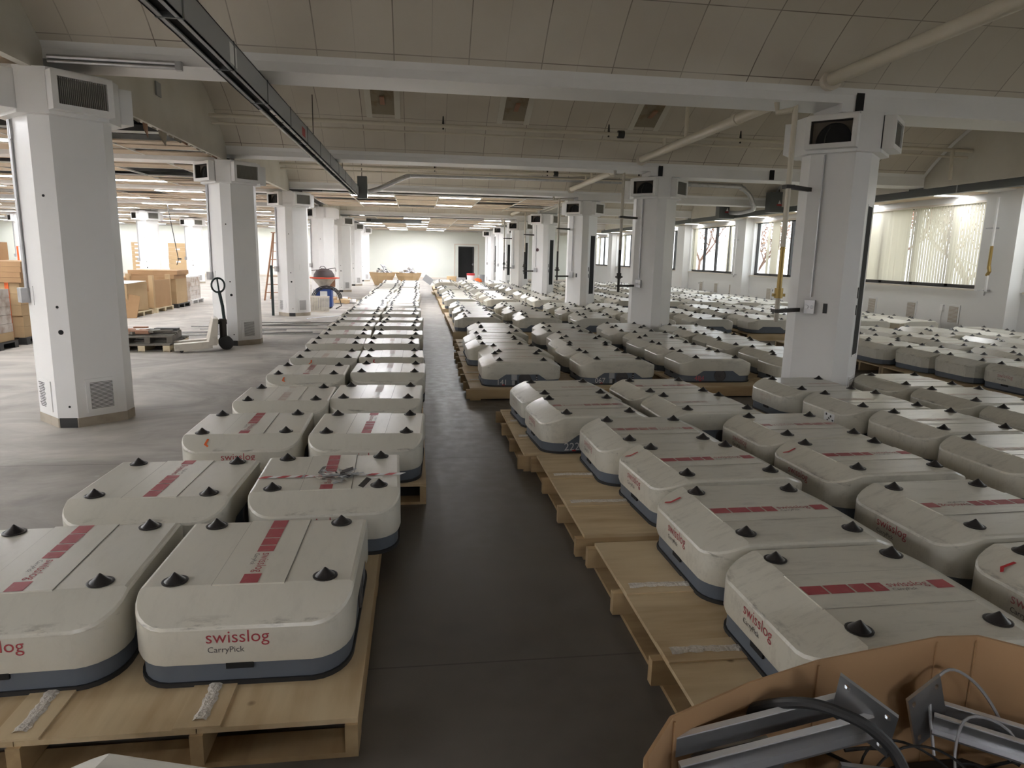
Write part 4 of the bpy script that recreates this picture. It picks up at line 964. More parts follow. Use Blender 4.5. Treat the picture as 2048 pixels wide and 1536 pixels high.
# blocks between the later pillar rows
meas = {(0,0,0):(1.18,7.90,'141'),(0,1,0):(2.34,8.0,'067'),(0,2,0):(3.62,8.12,'484'),(0,0,1):(1.25,8.63,None),(0,1,1):(2.30,8.74,None),(0,2,1):(3.60,8.86,None),
        (0,0,2):(1.12,9.35,'5'),(0,0,3):(1.14,10.11,None),(0,0,4):(1.29,10.92,None),(0,0,5):(1.31,11.66,None)}
colname = lambda c: word(c+1)
for blk in range(0, 5):
    yb = prow(blk)+1.03
    for c in range(0, 9):
        for r_ in range(6):
            if blk == 0 and c == 4: continue
            if blk == 4 and (r_ > 3): continue
            if blk == 3 and c == 0 and r_ > 2: continue
            x = (1.24, 2.37, 3.62, 4.77, 5.98, 7.24, 8.38, 9.52, 10.66)[c]; y = yb + r_*0.757 + (0.01, 0)[r_ % 2] + 0.01*(c % 3)
            if blk == 0 and c in (1, 2): y = (8.0, 8.12)[c-1] + r_*0.74
            num = None
            if (blk, c, r_) in meas: x, y, num = meas[(blk, c, r_)]
            else: x += R.uniform(-.04,.04) + (0.07 if r_ % 2 else -0.03); y += R.uniform(-.004,.004)
            if blk == 0 and c >= 5: y += 0.0; x -= 0.02
            if c >= 4 and blk == 0 and r_ == 0 and c == 5: x = 7.30
            if c == 8: x = min(x, 10.72)
            lab = 'robot in the %s right-hand column, %s row beyond the %s right pillar' % (colname(c), word(r_+1), word(blk+1))
            if num and num != '5': lab = 'robot with number %s on its dark side' % num
            elif num: lab = 'robot with a red digit on its base, behind the one numbered 141'
            want(x, y, rad(R.uniform(-0.8,1.4)+(180 if R.random() < 0.4 else 0)), lab, gr, wear='ghost', dirty=R.random() < 0.55, num=num, numred=(num in ('484','5')), ports=(num in ('141','067')))
    for pc in range(0, 4):
        for pr in range(3):
            xc = (1.80, 4.19, 7.81, 10.09)[pc] if True else 0
            if blk > 0 or pc != 0:
                pass
            if blk == 4 and pr > 1: continue
            yc = yb+0.385+pr*1.513
            if blk == 0 and pc == 0: yc = (8.22, 9.73, 11.26)[pr]; xc = (1.70, 1.72, 1.78)[pr]
            if blk == 0 and pc == 1: yc = 8.28+1.51*pr
            pallet(xc, yc, 0, 0 if blk == 0 and pc < 2 else 1, 'wooden pallet in the %s right-hand pallet column, %s beyond the %s right pillar' % (word(pc+1), word(pr+1), word(blk+1)))
    if blk > 0:
        for pr in range(3):
            if blk == 4 and pr > 1: continue
            pallet(5.98, yb+0.385+pr*1.513, PI/2*0, 1, 'narrow pallet in the middle robot column, %s beyond the %s right pillar' % (word(pr+1), word(blk+1))).scale = (0.48, 1, 1)
# robots beside the window wall in line with the first right pillar and nearer
for i, (x, y) in enumerate(((7.36,7.12),(7.30,6.36),(8.52,7.0),(8.5,6.2),(9.66,7.0),(9.66,6.2),(10.7,7.1),(10.7,6.3))):
    want(x, y, rad(R.uniform(0,4)), 'robot right of the first right pillar, %s across and %s from the front' % (word(i//2+1), 'second' if i % 2 == 0 else 'first'), gr, wear='fade', dirty=True)
for xc, lab in ((7.92, 'left'), (10.16, 'right')): pallet(xc, 6.68, 0, 1, 'wooden pallet right of the first right pillar, %s one' % lab)

ROB = [q for q in ROB if in_frame(q[1], q[2]) or q[2] < 1.3]
ROB.sort(key=lambda q: q[0])
for i, (d, x, y, rz, lab, grp, kw) in enumerate(ROB[:300]):
    kw = dict(kw); robot(x, y, rz, 0 if d < 10.5 else (1 if d < 16 else 2), lab, grp, **kw)
def rest():
    g = G(); gc = g1['shell']; ch = g1['chassis']
    for d, x, y, rz, lab, grp, kw in ROB[300:]:
        g.xf = Matrix.Translation((x, y, PZ)) @ Matrix.Rotation(rz, 4, 'Z')
        g.add(gc.v, gc.f, 0); g.add(ch.v, ch.f, 1)
        for sx in (-1, 1):
            for sy in (-1, 1): g.lathe([(0.044,0),(0.044,0.005),(0.036,0.006),(0.003,0.036)], 8, 2, (sx*CX, sy*CY, ZT))
    g.xf = None
    o = g.build('transport_robots', [M['shell'], M['chassis'], M['cone']], smooth=0.45)
    o['kind'] = 'stuff'; tag(o, 'most distant robots crowding the far end of the hall', 'robots')
if len(ROB) > 300: rest()
print('ROBOTS', len(ROB))

# tape, torn film and ticks on single robots
def robot_extras():
    bx, by, a = -0.47, 3.65, rad(-90)
    rr = random.Random(9)
    t = thing('barrier_tape', 'red and white tape strip stuck across the robot in the second left row', 'tape', (-0.47, 3.57, PZ+ZT+0.0042))
    g = G(); x = -0.36; i = 0
    while x < 0.355:
        if not (-0.06 < x < 0.10):
            s = 0.03; g.add([(x,-0.02+0.02*x,0),(x+0.045,-0.02+0.02*x,0),(x+0.045+s,0.015+0.02*x,0),(x+s,0.015+0.02*x,0)], [(0,1,2,3)], i % 2)
        x += 0.046; i += 1
    g.build('tape', [M['red'], M['paper']], t)
    g = G()
    for _ in range(46):
        cx, cy_ = rr.gauss(0.04,0.075), rr.gauss(-0.02,0.045); s = rr.uniform(0.02,0.06); q = rr.random()*6
        g.cbox((cx,cy_,0.004+rr.random()*0.012), (s*1.6, s*0.5, 0.0012), rz=q, rx=rr.uniform(-.3,.3), ry=rr.uniform(-.3,.3), mi=rr.choice((0,0,1,2)))
    g.build('torn_film', [M['greytray'], M['wrap'], M['dec_dark']], t)
robot_extras()

# ------------------------------------------------------------------ cardboard bin of brackets, lower right
def bin_():
    poly = [(0.33,0.80),(0.385,1.0),(0.47,1.10),(0.67,1.185),(0.86,1.245),(1.2,1.305),(1.30,1.30),(1.46,1.17),(1.52,0.75),(1.30,0.42),(0.75,0.36),(0.42,0.52)]
    zt = [0.745,0.75,0.75,0.75,0.75,0.75,0.75,0.75,0.75,0.75,0.75,0.745]
    n = len(poly); cx = sum(p[0] for p in poly)/n; cy_ = sum(p[1] for p in poly)/n
    t = thing('cardboard_bin', 'big open cardboard bin full of metal brackets at lower right', 'bin', (cx, cy_, 0))
    P = [(p[0]-cx, p[1]-cy_) for p in poly]; I = [(x*0.985, y*0.985) for x, y in P]
    vs = [(x,y,0.01) for x,y in P]+[(x,y,z) for (x,y),z in zip(P,zt)]+[(x,y,z) for (x,y),z in zip(I,zt)]+[(x,y,0.03) for x,y in I]
    fs = []
    for k in range(3):
        for i in range(n): fs.append((k*n+i, k*n+(i+1)%n, (k+1)*n+(i+1)%n, (k+1)*n+i))
    fs.append(tuple(range(n-1,-1,-1))); fs.append(tuple(range(3*n,4*n)))
    G().add(vs, fs).build('wall', M['card'], t)
    for i in (2,4,5,6):
        x, y = I[i]; G().tube([(x*0.993,y*0.993,0.05),(x*0.993,y*0.993,0.74)],0.0025,5).build('crease', M['card'], t)
    G().box(-0.50,-0.36,0.03,0.50,0.36,0.43).build('dark_filler', M['blackwood'], t)  # black filler block, added to darken the bottom of the bin
    def channel(p, q, wd, h, name, label, grp='metal channel brackets in the bin', plate=None):
        """two back-to-back strut channels between p and q"""
        p, q = Vector(p), Vector(q); L_ = (q-p).length; d = (q-p).normalized()
        side = d.cross(Vector((0,0,1))).normalized(); up = side.cross(d)
        o = thing(name, label, 'bracket', p, 0, grp)
        m = Matrix((d, side, up)).transposed()
        for s, nm in ((-1,'rail'),(1,'rail')):
            g = G(); g.xf = m.to_4x4()
            y0 = s*wd/2
            g.box(0,y0-0.003,0,L_,y0+0.003,h-0.003,0); g.box(0,min(y0-0.003,y0+s*0.011),h-0.003,L_,max(y0+0.003,y0+s*0.011),h,1); g.box(0,min(y0,y0+s*0.022),0,L_,max(y0,y0+s*0.022),0.004)
            g.build(nm, [M['steel'], M['edge']], o)
        return o, m, L_
    def holed_plate(o, cen, ex, ey, hs, name='end_plate'):
        """square plate with four holes: ex, ey half-extent vectors"""
        ex, ey = Vector(ex), Vector(ey); nr = ex.cross(ey).normalized()*0.004
        g = G(); c = Vector(cen); N_ = 6
        # grid of quads with circular-ish holes cut as octagon rings
        def pt(u, v): return c+ex*u+ey*v
        us = [-1,-0.86,-0.54,0.54,0.86,1]
        for sgn in (1, -1):
            for i in range(5):
                for j in range(5):
                    if i in (1,3) and j in (1,3):
                        u0,u1,v0,v1 = us[i],us[i+1],us[j],us[j+1]; cu,cv = (u0+u1)/2,(v0+v1)/2; r = (u1-u0)*0.36
                        sq = [(u0,v0),((u0+u1)/2,v0),(u1,v0),(u1,(v0+v1)/2),(u1,v1),((u0+u1)/2,v1),(u0,v1),(u0,(v0+v1)/2)]
                        ci = [(cu+r*math.cos(PI*1.25+k*PI/4), cv+r*math.sin(PI*1.25+k*PI/4)) for k in range(8)]
                        vs = [pt(*q)+nr*sgn for q in sq]+[pt(*q)+nr*sgn for q in ci]
                        fs = [(k,(k+1)%8,8+(k+1)%8,8+k) for k in range(8)]
                        g.add(vs, fs if sgn > 0 else [f[::-1] for f in fs])
                        if sgn > 0: g.add([pt(*q)+nr for q in ci]+[pt(*q)-nr for q in ci], [(k,(k+1)%8,8+(k+1)%8,8+k) for k in range(8)])
                    else:
                        q4 = [pt(us[i],us[j])+nr*sgn,pt(us[i+1],us[j])+nr*sgn,pt(us[i+1],us[j+1])+nr*sgn,pt(us[i],us[j+1])+nr*sgn]
                        g.add(q4, [(0,1,2,3) if sgn > 0 else (3,2,1,0)])
        cs = [(-1,-1),(1,-1),(1,1),(-1,1)]
        g.add([pt(*q)+nr for q in cs]+[pt(*q)-nr for q in cs], [(k,4+k,4+(k+1)%4,(k+1)%4) for k in range(4)])
        return g.build(name, M['steel'], o)
    o, m, L_ = channel((0.475,1.075,0.655),(0.86,1.09,0.715),0.060,0.042,'strut_bracket','longest steel channel bracket with a four-hole end plate, left in the bin')
    holed_plate(o, (0.372,-0.008,0.092), (0.045,-0.0265,-0.03), (-0.004,-0.013,0.052), 0)
    o, m, L_ = channel((1.13,1.21,0.60),(1.36,1.02,0.60),0.05,0.04,'strut_bracket','steel channel bracket with dull end plate, right in the bin')
    holed_plate(o, (-0.012,0.006,0.025), (0.035,0.0,0.028), (0.018,0.0,-0.06), 0)
    t2 = thing('heat_sink', 'finned pale metal plate under the long bracket in the bin', 'metal part', (0.50,0.98,0.575))
    G().box(0,0,0,0.22,0.16,0.012).build('base', M['galv'], t2)
    for i in range(6): G().cbox((0.11,0.01+i*0.028,0.022),(0.22,0.006,0.022),rz=0.0).build('fin', M['steel'], t2)
    t2.rotation_euler = (0.25,-0.05,0.12)
    hose = [(0.62,1.19,0.62),(0.68,1.185,0.685),(0.735,1.09,0.765),(0.79,1.03,0.775),(0.83,1.005,0.755),(0.86,0.985,0.72),(0.875,0.95,0.66),(0.88,0.90,0.58)]
    tag(G().tube(smooth_path(hose),0.011,10).build('hose', M['rubber'], smooth=True), 'thick black hose arching over the brackets in the bin', 'hose')
    t3 = thing('angle_bracket', 'small steel angle bracket with two holes below the hose in the bin', 'bracket', (0.86,1.07,0.60))
    holed_plate(t3, (0.0,0.0,0.0), (0.055,0.0,-0.012), (0.0,-0.012,0.04), 0, 'plate')
    G().tube([(-0.01,-0.02,-0.05),(0.05,-0.05,-0.03)],0.008,8).build('bolt', M['steel'], t3)
    rr = random.Random(21); g = G()
    for _ in range(60):
        c = Vector((rr.uniform(0.75,1.40), rr.uniform(0.75,1.16), rr.uniform(0.46,0.56))); r_ = rr.uniform(0.06,0.14); ph = rr.random()*6; tx, ty = rr.uniform(-.6,.6), rr.uniform(-.6,.6)
        pts = [c+Vector((r_*math.cos(ph+q*0.4), r_*math.sin(ph+q*0.4), r_*(tx*math.cos(ph+q*0.4)+ty*math.sin(ph+q*0.4)))) for q in range(rr.randint(9,14))]
        g.tube(smooth_path([(min(max(p.x,0.5),1.44),min(p.y,1.17),max(p.z,0.36)) for p in pts],3), rr.choice((0.0028,0.004)), 6)
    for _ in range(20):
        c = Vector((rr.uniform(0.55,1.0), rr.uniform(0.75,1.05), rr.uniform(0.40,0.5))); q = rr.random()*6; g.tube([c, c+Vector((0.2*math.cos(q),0.15*math.sin(q),0.02))],0.006,6)
    o = g.build('cables', M['rubber'], smooth=True); o['kind'] = 'stuff'; tag(o, 'tangle of dark cables in the cardboard bin', 'cables')
    tag(G().tube(smooth_path([(1.10,1.16,0.56),(1.13,1.225,0.66),(1.19,1.25,0.70),(1.25,1.235,0.67),(1.29,1.2,0.6),(1.30,1.17,0.52)]),0.0035,6).build('cable', M['greytray'], smooth=True), 'thin grey cable loop against the far corner of the bin', 'cable')
    tag(G().tube(smooth_path([(1.10,1.08,0.5),(1.11,1.12,0.60),(1.16,1.15,0.655),(1.23,1.12,0.64),(1.26,1.06,0.55)]),0.003,6).build('cable', M['greytray'], smooth=True), 'thin grey cable loop over the right bracket in the bin', 'cable')
bin_()

# ------------------------------------------------------------------ things on the open floor at left
def left_things():
    # pallet truck
    t = thing('pallet_truck', 'dirty cream hand pallet truck in front of the second left pillar', 'pallet truck', (-3.28, 11.60, 0), rad(20))
    G().add([(-0.12,-0.27,0.10),(0.02,-0.27,0.10),(0.06,-0.20,0.52),(-0.02,-0.20,0.52),(-0.12,0.27,0.10),(0.02,0.27,0.10),(0.06,0.20,0.52),(-0.02,0.20,0.52)],
            [(0,1,2,3),(5,4,7,6),(1,5,6,2),(4,0,3,7),(3,2,6,7),(4,5,1,0)]).build('battery_frame', M['jack'], t, bevel=0.01)
    for s in (-1, 1):
        G().add([(-0.60,s*0.19-0.075,0.03),(-0.05,s*0.19-0.075,0.06),(-0.05,s*0.19+0.075,0.06),(-0.60,s*0.19+0.075,0.03),(-0.60,s*0.19-0.075,0.135),(-0.05,s*0.19-0.075,0.165),(-0.05,s*0.19+0.075,0.165),(-0.60,s*0.19+0.075,0.135)],
                [(3,2,1,0),(4,5,6,7),(0,1,5,4),(1,2,6,5),(2,3,7,6),(3,0,4,7)]).build('fork', M['jack'], t)
        G().tube([(-0.5,s*0.19-0.04,0.03),(-0.5,s*0.19+0.04,0.03)],0.03,12).build('fork_roller', M['rubber'], t)
        G().tube([(0.17,s*0.07-0.03,0.11),(0.17,s*0.07+0.03,0.11)],0.11,20).build('wheel', M['rubber'], t)
    G().tube([(0.14,0,0.1),(0.14,0,0.5)],0.055,12).tube([(0.06,0,0.45),(0.2,0,0.45)],0.04,10).build('pump', M['dkpipe'], t, smooth=True)
    hp = [(0.17,0,0.42),(0.15,0,0.7),(0.11,0,0.95)]
    G().tube(hp,0.026,10).build('tow_bar', M['dkgreen'], t, smooth=True)
    lp = [(0.11,0.0,0.92)]+[(0.10-0.02*math.sin(q), 0.085*math.sin(q)*1.0, 1.045-0.115*math.cos(q)) for q in [i*PI/9 for i in range(0,19)]]
    G().tube([(0.10+0.10*math.sin(q), 0.0+0.02*math.sin(q), 1.04-0.115*math.cos(q)) for q in [i*PI/9 for i in range(0,19)]],0.015,8).tube([(0.11,0,0.95),(0.09,0,1.155)],0.013,8).build('handle', M['dkgreen'], t, smooth=True)
    # low grey pallet of scrap, timber
    t = thing('pallet', 'low dark weathered pallet of scrap left of the pallet truck', 'pallet', (-4.32, 11.85, 0), rad(4), 'weathered pallets')
    for x in (-0.36,0,0.36): G().box(x-0.05,-0.6,0.0,x+0.05,0.6,0.10).build('stringer', M['timber'], t)
    for i in range(7): G().box(-0.42,-0.6+i*0.175,0.10,0.42,-0.48+i*0.175,0.125).build('deck_board', M['greywood'], t)
    for i in range(3): G().box(-0.42,-0.6+i*0.53,-0.0,0.42,-0.48+i*0.53,0.02).build('bottom_board', M['greywood'], t)
    t = thing('pallet', 'smaller grey pallet stacked on the low dark pallet', 'pallet', (-4.31, 11.85, 0.126), rad(10), 'weathered pallets')
    for x in (-0.32,0,0.32): G().box(x-0.04,-0.5,0,x+0.04,0.5,0.09).build('stringer', M['greywood'], t)
    for i in range(6): G().box(-0.36,-0.5+i*0.175,0.09,0.36,-0.4+i*0.175,0.112).build('deck_board', M['greywood'], t)
    rr = random.Random(4)
    for i in range(9):
        tag(G().cbox((0,0,0),(rr.uniform(.15,.4),rr.uniform(.08,.16),rr.uniform(.03,.06))).build('scrap_piece', rr.choice((M['rustwood'],M['greywood'],M['paper'],M['galv'],M['blackwood'])), None, (-4.51+0.13*(i % 4)+rr.uniform(-.03,.03), 11.55+0.22*(i//3), 0.275+0.012*(i % 3)), rr.uniform(-0.6,0.6)), 'small piece of scrap lying on the stacked grey pallets', 'scrap', 'scrap on the grey pallets')
    tag(G().cbox((0,0,0.05),(0.12,0.9,0.10),rz=0.0).build('timber_beam', M['timber'], None, (0.66, 28.4, 0.0), rad(3)), 'timber lying in the aisle beside the far right pallets', 'timber')
    rrr = random.Random(6)
    for i in range(12):
        y0 = 14.2+rrr.uniform(-0.9,1.5); x0 = -4.6+rrr.uniform(-.6,.6); a = rad(rrr.uniform(-2,20)); L_ = rrr.uniform(1.6,3.0)
        if i > 8: x0, y0, a, L_ = (-3.6,15.3,rad(28),3.0) if i == 9 else (-2.9,15.0+0.25*(i-9),rad(8),1.1) if i == 10 else (-2.6,16.6,rad(50),2.8)
        tag(G().tube([(0,0,0),(L_,0,0)],0.010,6).build('conduit_length', M['galv'], None, (x0,y0,0.013+0.02*(i % 3)), a), 'loose grey conduit length on the floor near the second left pillar', 'conduit', 'loose conduit on the floor')
    def carton(x, y, z, sx, sy, sz, rz, lab, m='card2', grp=None, flaps=False):
        o = thing('cardboard_box', lab, 'box', (x, y, z), rz, grp)
        G().box(-sx/2,-sy/2,0,sx/2,sy/2,sz).build('body', M[m], o)
        G().box(-sx/2+0.01,-0.025,sz,sx/2-0.01,0.025,sz+0.002).build('tape', M['timber'], o)
        return o
    def wpallet(x, y, sx, sy, lab, m='timber'):
        o = thing('pallet', lab, 'pallet', (x, y, 0), 0, 'pallets on the left floor')
        for yy in (-sy/2+0.05,0,sy/2-0.05): G().box(-sx/2,yy-0.05,0.0,sx/2,yy+0.05,0.09).build('stringer', M[m], o)
        for i in range(6): a = -sx/2+i*(sx-0.12)/5; G().box(a,-sy/2,0.09,a+0.12,sy/2,0.115).build('deck_board', M[m], o)
        return o
    # stack with orange strap, far left
    wpallet(-7.0, 12.7, 1.3, 1.2, 'dark pallet under the strapped carton stack at far left', 'blackwood')
    for i in range(5): carton(-7.0, 12.7, 0.116+i*0.178, 1.2, 1.15, 0.175, rad(R.uniform(-1,1)), 'flat tan carton in the strapped stack at far left, %s from below' % word(i+1), 'card2', 'cartons in the strapped stack')
    for i in range(4): carton(-7.0, 12.7, 1.01+i*0.085, 1.32, 1.2, 0.082, rad(R.uniform(-1,1)), 'long brown carton on top of the strapped stack, %s from below' % word(i+1), 'card', 'cartons in the strapped stack')
    carton(-7.5, 12.9, 1.352, 0.9, 0.5, 0.30, 0, 'brown lidded box on top of the carton stack at far left', 'card')
    g = G().box(-0.03,-0.582,-0.9,0.03,-0.578,0.0); g.build('strap', M['orange'])
    o = bpy.data.objects['strap']; o.location = (-6.58, 12.7, 1.01); tag(o, 'bright orange strap down the front of the far left carton stack', 'strap')
    tag(G().tube([(0,0,0),(0.0,0,0.4),(0.14,0,0.4),(0.16,0,0.12)],0.02,6).build('strap_loop', M['orange'], None, (-9.7, 18.5, 1.18)), 'orange loop sticking up behind the far left carton stack', 'strap')
    tag(G().cbox((0,0,0.585),(0.9,0.8,1.17)).build('crate', M['card'], None, (-9.7, 18.6, 0)), 'brown carton behind the strapped stack at far left', 'box')
    wpallet(-6.95, 11.4, 1.2, 0.9, 'black pallet under the wrapped bundle at the left edge', 'blackwood')
    t = thing('wrapped_bundle', 'film wrapped paper bundle on a black pallet at the left edge', 'bundle', (-6.95, 11.4, 0.116))
    for i in range(6): G().cbox((R.uniform(-.01,.01),R.uniform(-.01,.01),0.07+i*0.135),(1.12,0.82,0.132),rz=R.uniform(-.02,.02)).build('layer', M['wrap'] if i else M['card2'], t)
    for i in range(5): G().box(0.562+0.005,-0.25+0.03*i,0.12+i*0.14,0.57,-0.08+0.03*i,0.22+i*0.14).build('paper_label', M['paper'], t)
    # open cartons behind pillar 1
    wpallet(-7.1, 17.5, 1.15, 1.2, 'wooden pallet under the open carton right of the first left pillar')
    o = thing('cardboard_box', 'open tall carton on a pallet just right of the first left pillar', 'box', (-7.1, 17.45, 0.116), rad(-4))
    G().box(-0.5,-0.5,0,0.5,-0.485,0.68).box(-0.5,0.485,0,0.5,0.5,0.68).box(-0.5,-0.5,0,-0.485,0.5,0.68).box(0.485,-0.5,0,0.5,0.5,0.68).box(-0.5,-0.5,0,0.5,0.5,0.02).build('body', M['card2'], o)
    G().cbox((0.0,-0.1,0.69),(1.1,0.9,0.012),rx=0.03).build('lid', M['paper'], o); G().cbox((0.0,-0.58,0.64),(0.3,0.2,0.01),rx=0.8).build('flap', M['card2'], o)
    tag(G().cbox((0,0,0.27),(0.62,0.012,0.56),ry=0.18).build('cardboard_sheet', M['card'], None, (-6.72, 16.84, 0.02), rad(10)), 'tilted cardboard sheet leaning on the open carton', 'cardboard').rotation_euler = (rad(-10), 0, rad(12))
    wpallet(-7.1, 18.95, 1.15, 1.2, 'wooden pallet under the wooden crate beside the open carton')
    o = thing('wooden_crate', 'wooden frame crate with dark scrap, beside the open carton', 'crate', (-7.1, 18.9, 0.116), rad(-3))
    for x in (-0.5,0.5):
        for y in (-0.5,0.5): G().box(x-0.05,y-0.05,0,x+0.05,y+0.05,0.82).build('post', M['card2'], o)
    G().box(-0.45,-0.52,0,0.45,-0.5,0.42).build('front_board', M['card2'], o); G().box(-0.55,-0.5,0,-0.53,0.5,0.7).box(0.53,-0.5,0,0.55,0.5,0.7).build('side_board', M['card'], o); G().box(-0.5,0.5,0,0.5,0.52,0.75).build('back_board', M['card'], o)
    G().cbox((0.05,-0.58,0.3),(0.62,0.015,0.5),rx=-0.15).build('loose_flap', M['card2'], o)
    tag(G().cbox((0,0,0),(0.8,0.8,0.3)).cbox((0.1,-0.3,0.18),(0.4,0.2,0.1),rz=0.3).cbox((-0.15,-0.25,0.2),(0.3,0.2,0.08),rz=-0.4,ry=0.3).build('scrap_metal', M['blackwood'], None, (-7.1,18.88,0.29)), 'dark scrap piled inside the wooden frame crate', 'scrap')
    carton(-7.05, 20.35, 0.116, 1.0, 0.9, 0.34, 0, 'tan carton on black feet behind the wooden crate, lower', 'card2', 'cartons behind the crate')
    carton(-7.05, 20.35, 0.457, 1.0, 0.9, 0.34, 0, 'tan carton behind the wooden crate, upper', 'card2', 'cartons behind the crate')
    carton(-7.15, 20.3, 0.798, 1.2, 1.0, 0.11, 0, 'flat brown carton on top behind the wooden crate, lower', 'card', 'flat cartons behind the crate')
    carton(-7.1, 20.3, 0.909, 1.25, 1.0, 0.11, 0.02, 'flat brown carton on top behind the wooden crate, upper', 'card', 'flat cartons behind the crate')
    wpallet(-7.05, 20.35, 1.1, 1.0, 'black footed pallet under the tan cartons behind the crate', 'blackwood')
    carton(-8.3, 20.0, 0.0, 1.2, 1.0, 0.83, 0, 'brown carton behind the open carton, beside the first left pillar', 'card')
    wpallet(-7.3, 22.0, 1.35, 1.1, 'pallet under the film wrapped cartons in front of the second left pillar', 'paper')
    t = thing('wrapped_bundle', 'film wrapped stack of cartons with white sheets behind the crate', 'bundle', (-7.3, 22.0, 0.116))
    for i in range(5): G().cbox((0,0,0.065+i*0.132),(1.22,1.0,0.128),rz=R.uniform(-.01,.01)).build('carton', M['wrap'], t)
    G().box(-0.62,-0.51,0.66,0.62,0.51,0.69).build('top_sheet', M['paper'], t)
    for x, z in ((-0.35,0.1),(0.0,0.28),(-0.12,0.02)): G().box(x,-0.52,z,x+0.2,-0.515,z+0.26).build('paper_label', M['paper'], t)
    # tall wrapped stacks at the far left
    for i, (x, y, wd, h, n) in enumerate(((-12.25, 38.3, 0.95, 1.9, 9), (-14.3, 38.5, 0.55, 1.9, 9), (-13.6, 33.0, 0.6, 1.35, 6))):
        t = thing('carton_stack', ('tall wrapped carton stack between the far left pillars', 'tall labelled carton stack at the left edge of a far pillar', 'shorter wrapped carton stack right of the first left pillar')[i], 'cartons', (x, y, 0))
        for j in range(n): G().cbox((R.uniform(-.01,.01),0,h*(j+0.5)/n),(wd,0.8,h/n*0.97)).build('carton', M['card2' if i != 2 else 'wrap'], t)
        for j in range(n):
            if i == 1 or j % 3 == 1: G().box(-0.12,-0.405,h*(j+0.3)/n,0.1,-0.402,h*(j+0.7)/n).build('label', M['paper'], t)
    # step ladder
    t = thing('stepladder', 'tall wooden stepladder left of the third left pillar', 'ladder', (-4.55, 23.4, 0))
    for s in (-0.05, 0.0): pass
    rl = lambda q: (-0.42+0.36*q, 0, 2.18*q); rr2 = lambda q: (0.42-0.36*q, 0, 2.18*q)
    G().tube([rl(0), rl(1)],0.03,6).build('rail', M['rustwood'], t); G().tube([rr2(0), rr2(1)],0.03,6).build('rail', M['rustwood'], t)
    for i in range(1, 8):
        q = i/8.2; G().box(rl(q)[0],-0.04,rl(q)[2]-0.012,rr2(q)[0],0.04,rl(q)[2]+0.012).build('step', M['rustwood'], t)
    for s in (-1, 1): G().tube([(s*0.38,0.75,0),(s*0.06,0.05,2.15)],0.022,6).build('rear_leg', M['rustwood'], t)
    G().box(-0.12,-0.09,2.17,0.12,0.12,2.2).build('top_cap', M['rustwood'], t)
    tag(G().box(-0.03,-0.02,0,0.03,0.02,1.25).build('pole', M['dkgreen'], None, (-3.60, 17.86, 0)), 'dark upright board at the left side of the third left pillar', 'pole')
    # blue machine with hopper
    t = thing('hopper_machine', 'blue machine with red rimmed white hopper right of the third left pillar', 'machine', (-2.66, 20.4, 0))
    G().box(-0.22,-0.2,0.05,0.22,0.2,0.58).build('body', M['blue'], t, bevel=0.02); G().box(-0.1,-0.206,0.35,0.1,-0.2,0.5).build('label_plate', M['paper'], t)
    G().lathe([(0.14,0.6),(0.17,0.66),(0.32,0.84),(0.34,0.86)],20).build('hopper', M['jack'], t, smooth=True)
    G().lathe([(0.34,0.85),(0.44,0.865),(0.44,0.885),(0.34,0.895)],20).build('rim', mat('red_rim', (0.55,0.07,0.03,1), 0.5), t, smooth=True)
    G().lathe([(0.30,0.895),(0.29,0.97),(0.22,1.08),(0.10,1.13),(0.02,1.14)],20).build('dome', M['dome'], t, smooth=True)
    G().box(0.10,-0.05,0.62,0.3,0.05,0.84).build('motor', M['rustwood'], t)
    G().tube([(-0.35,0,1.08),(0.1,0,1.12),(0.32,0,1.16),(0.34,0,1.06)],0.012,6).tube([(-0.12,0,1.14),(-0.08,0,1.2),(0.0,0,1.2),(0.06,0,1.14)],0.01,6).build('handle', M['dkpipe'], t)
    for s in (-1, 1): G().tube([(s*0.16,-0.15,0.05),(s*0.16,0.15,0.05)],0.05,12).build('wheel', M['rubber'], t)
    hs = G()
    for i in range(3):
        rr_ = 0.34+0.04*i; hs.tube([(rr_*math.cos(q)+0.1, -0.28-0.02*i, 0.30+rr_*0.85*math.sin(q)) for q in [PI*j/10 for j in range(11)]],0.016,6)
    hs.tube([(0.45,-0.28,0.3),(0.5,-0.3,0.1),(0.35,-0.35,0.02)],0.016,6)
    hs.build('hose', M['rubber'], t, smooth=True)
    # leaning steel gratings
    for i in range(4):
        t = thing('grating', 'cream metal grille leaning against the blue machine', 'grille', (-2.70+0.01*i, 19.0+0.09*i, 0), rad(-3), 'grilles leaning on the blue machine')
        g = G()
        for j in range(9): g.box(-0.26+j*0.064,0,0,-0.245+j*0.064,0.02,0.42)
        g.build('bars', M['jack'], t); G().box(-0.27,-0.002,0,0.27,0.022,0.03).box(-0.27,-0.002,0.40,0.27,0.022,0.43).build('frame', M['sill'], t)
        t.rotation_euler = (rad(-12), 0, rad(-3))
    # debris heap
    rr3 = random.Random(8)
    for i in range(22):
        x = -2.45+rr3.gauss(0,0.30); y = 22.9+rr3.gauss(0,0.45); s = rr3.uniform(0.12,0.34)
        tag(G().cbox((0,0,s*0.22),(s,s*rr3.uniform(.4,.9),s*0.42),ry=rr3.uniform(-.15,.15)).build('debris_piece', rr3.choice((M['card2'],M['card2'],M['orange'] if i % 7 == 0 else M['card'],M['paper'],M['timber'])), None, (x,y,0.02), rr3.random()*3), 'bit of cardboard debris on the floor behind the blue machine', 'debris', 'cardboard debris by the blue machine')
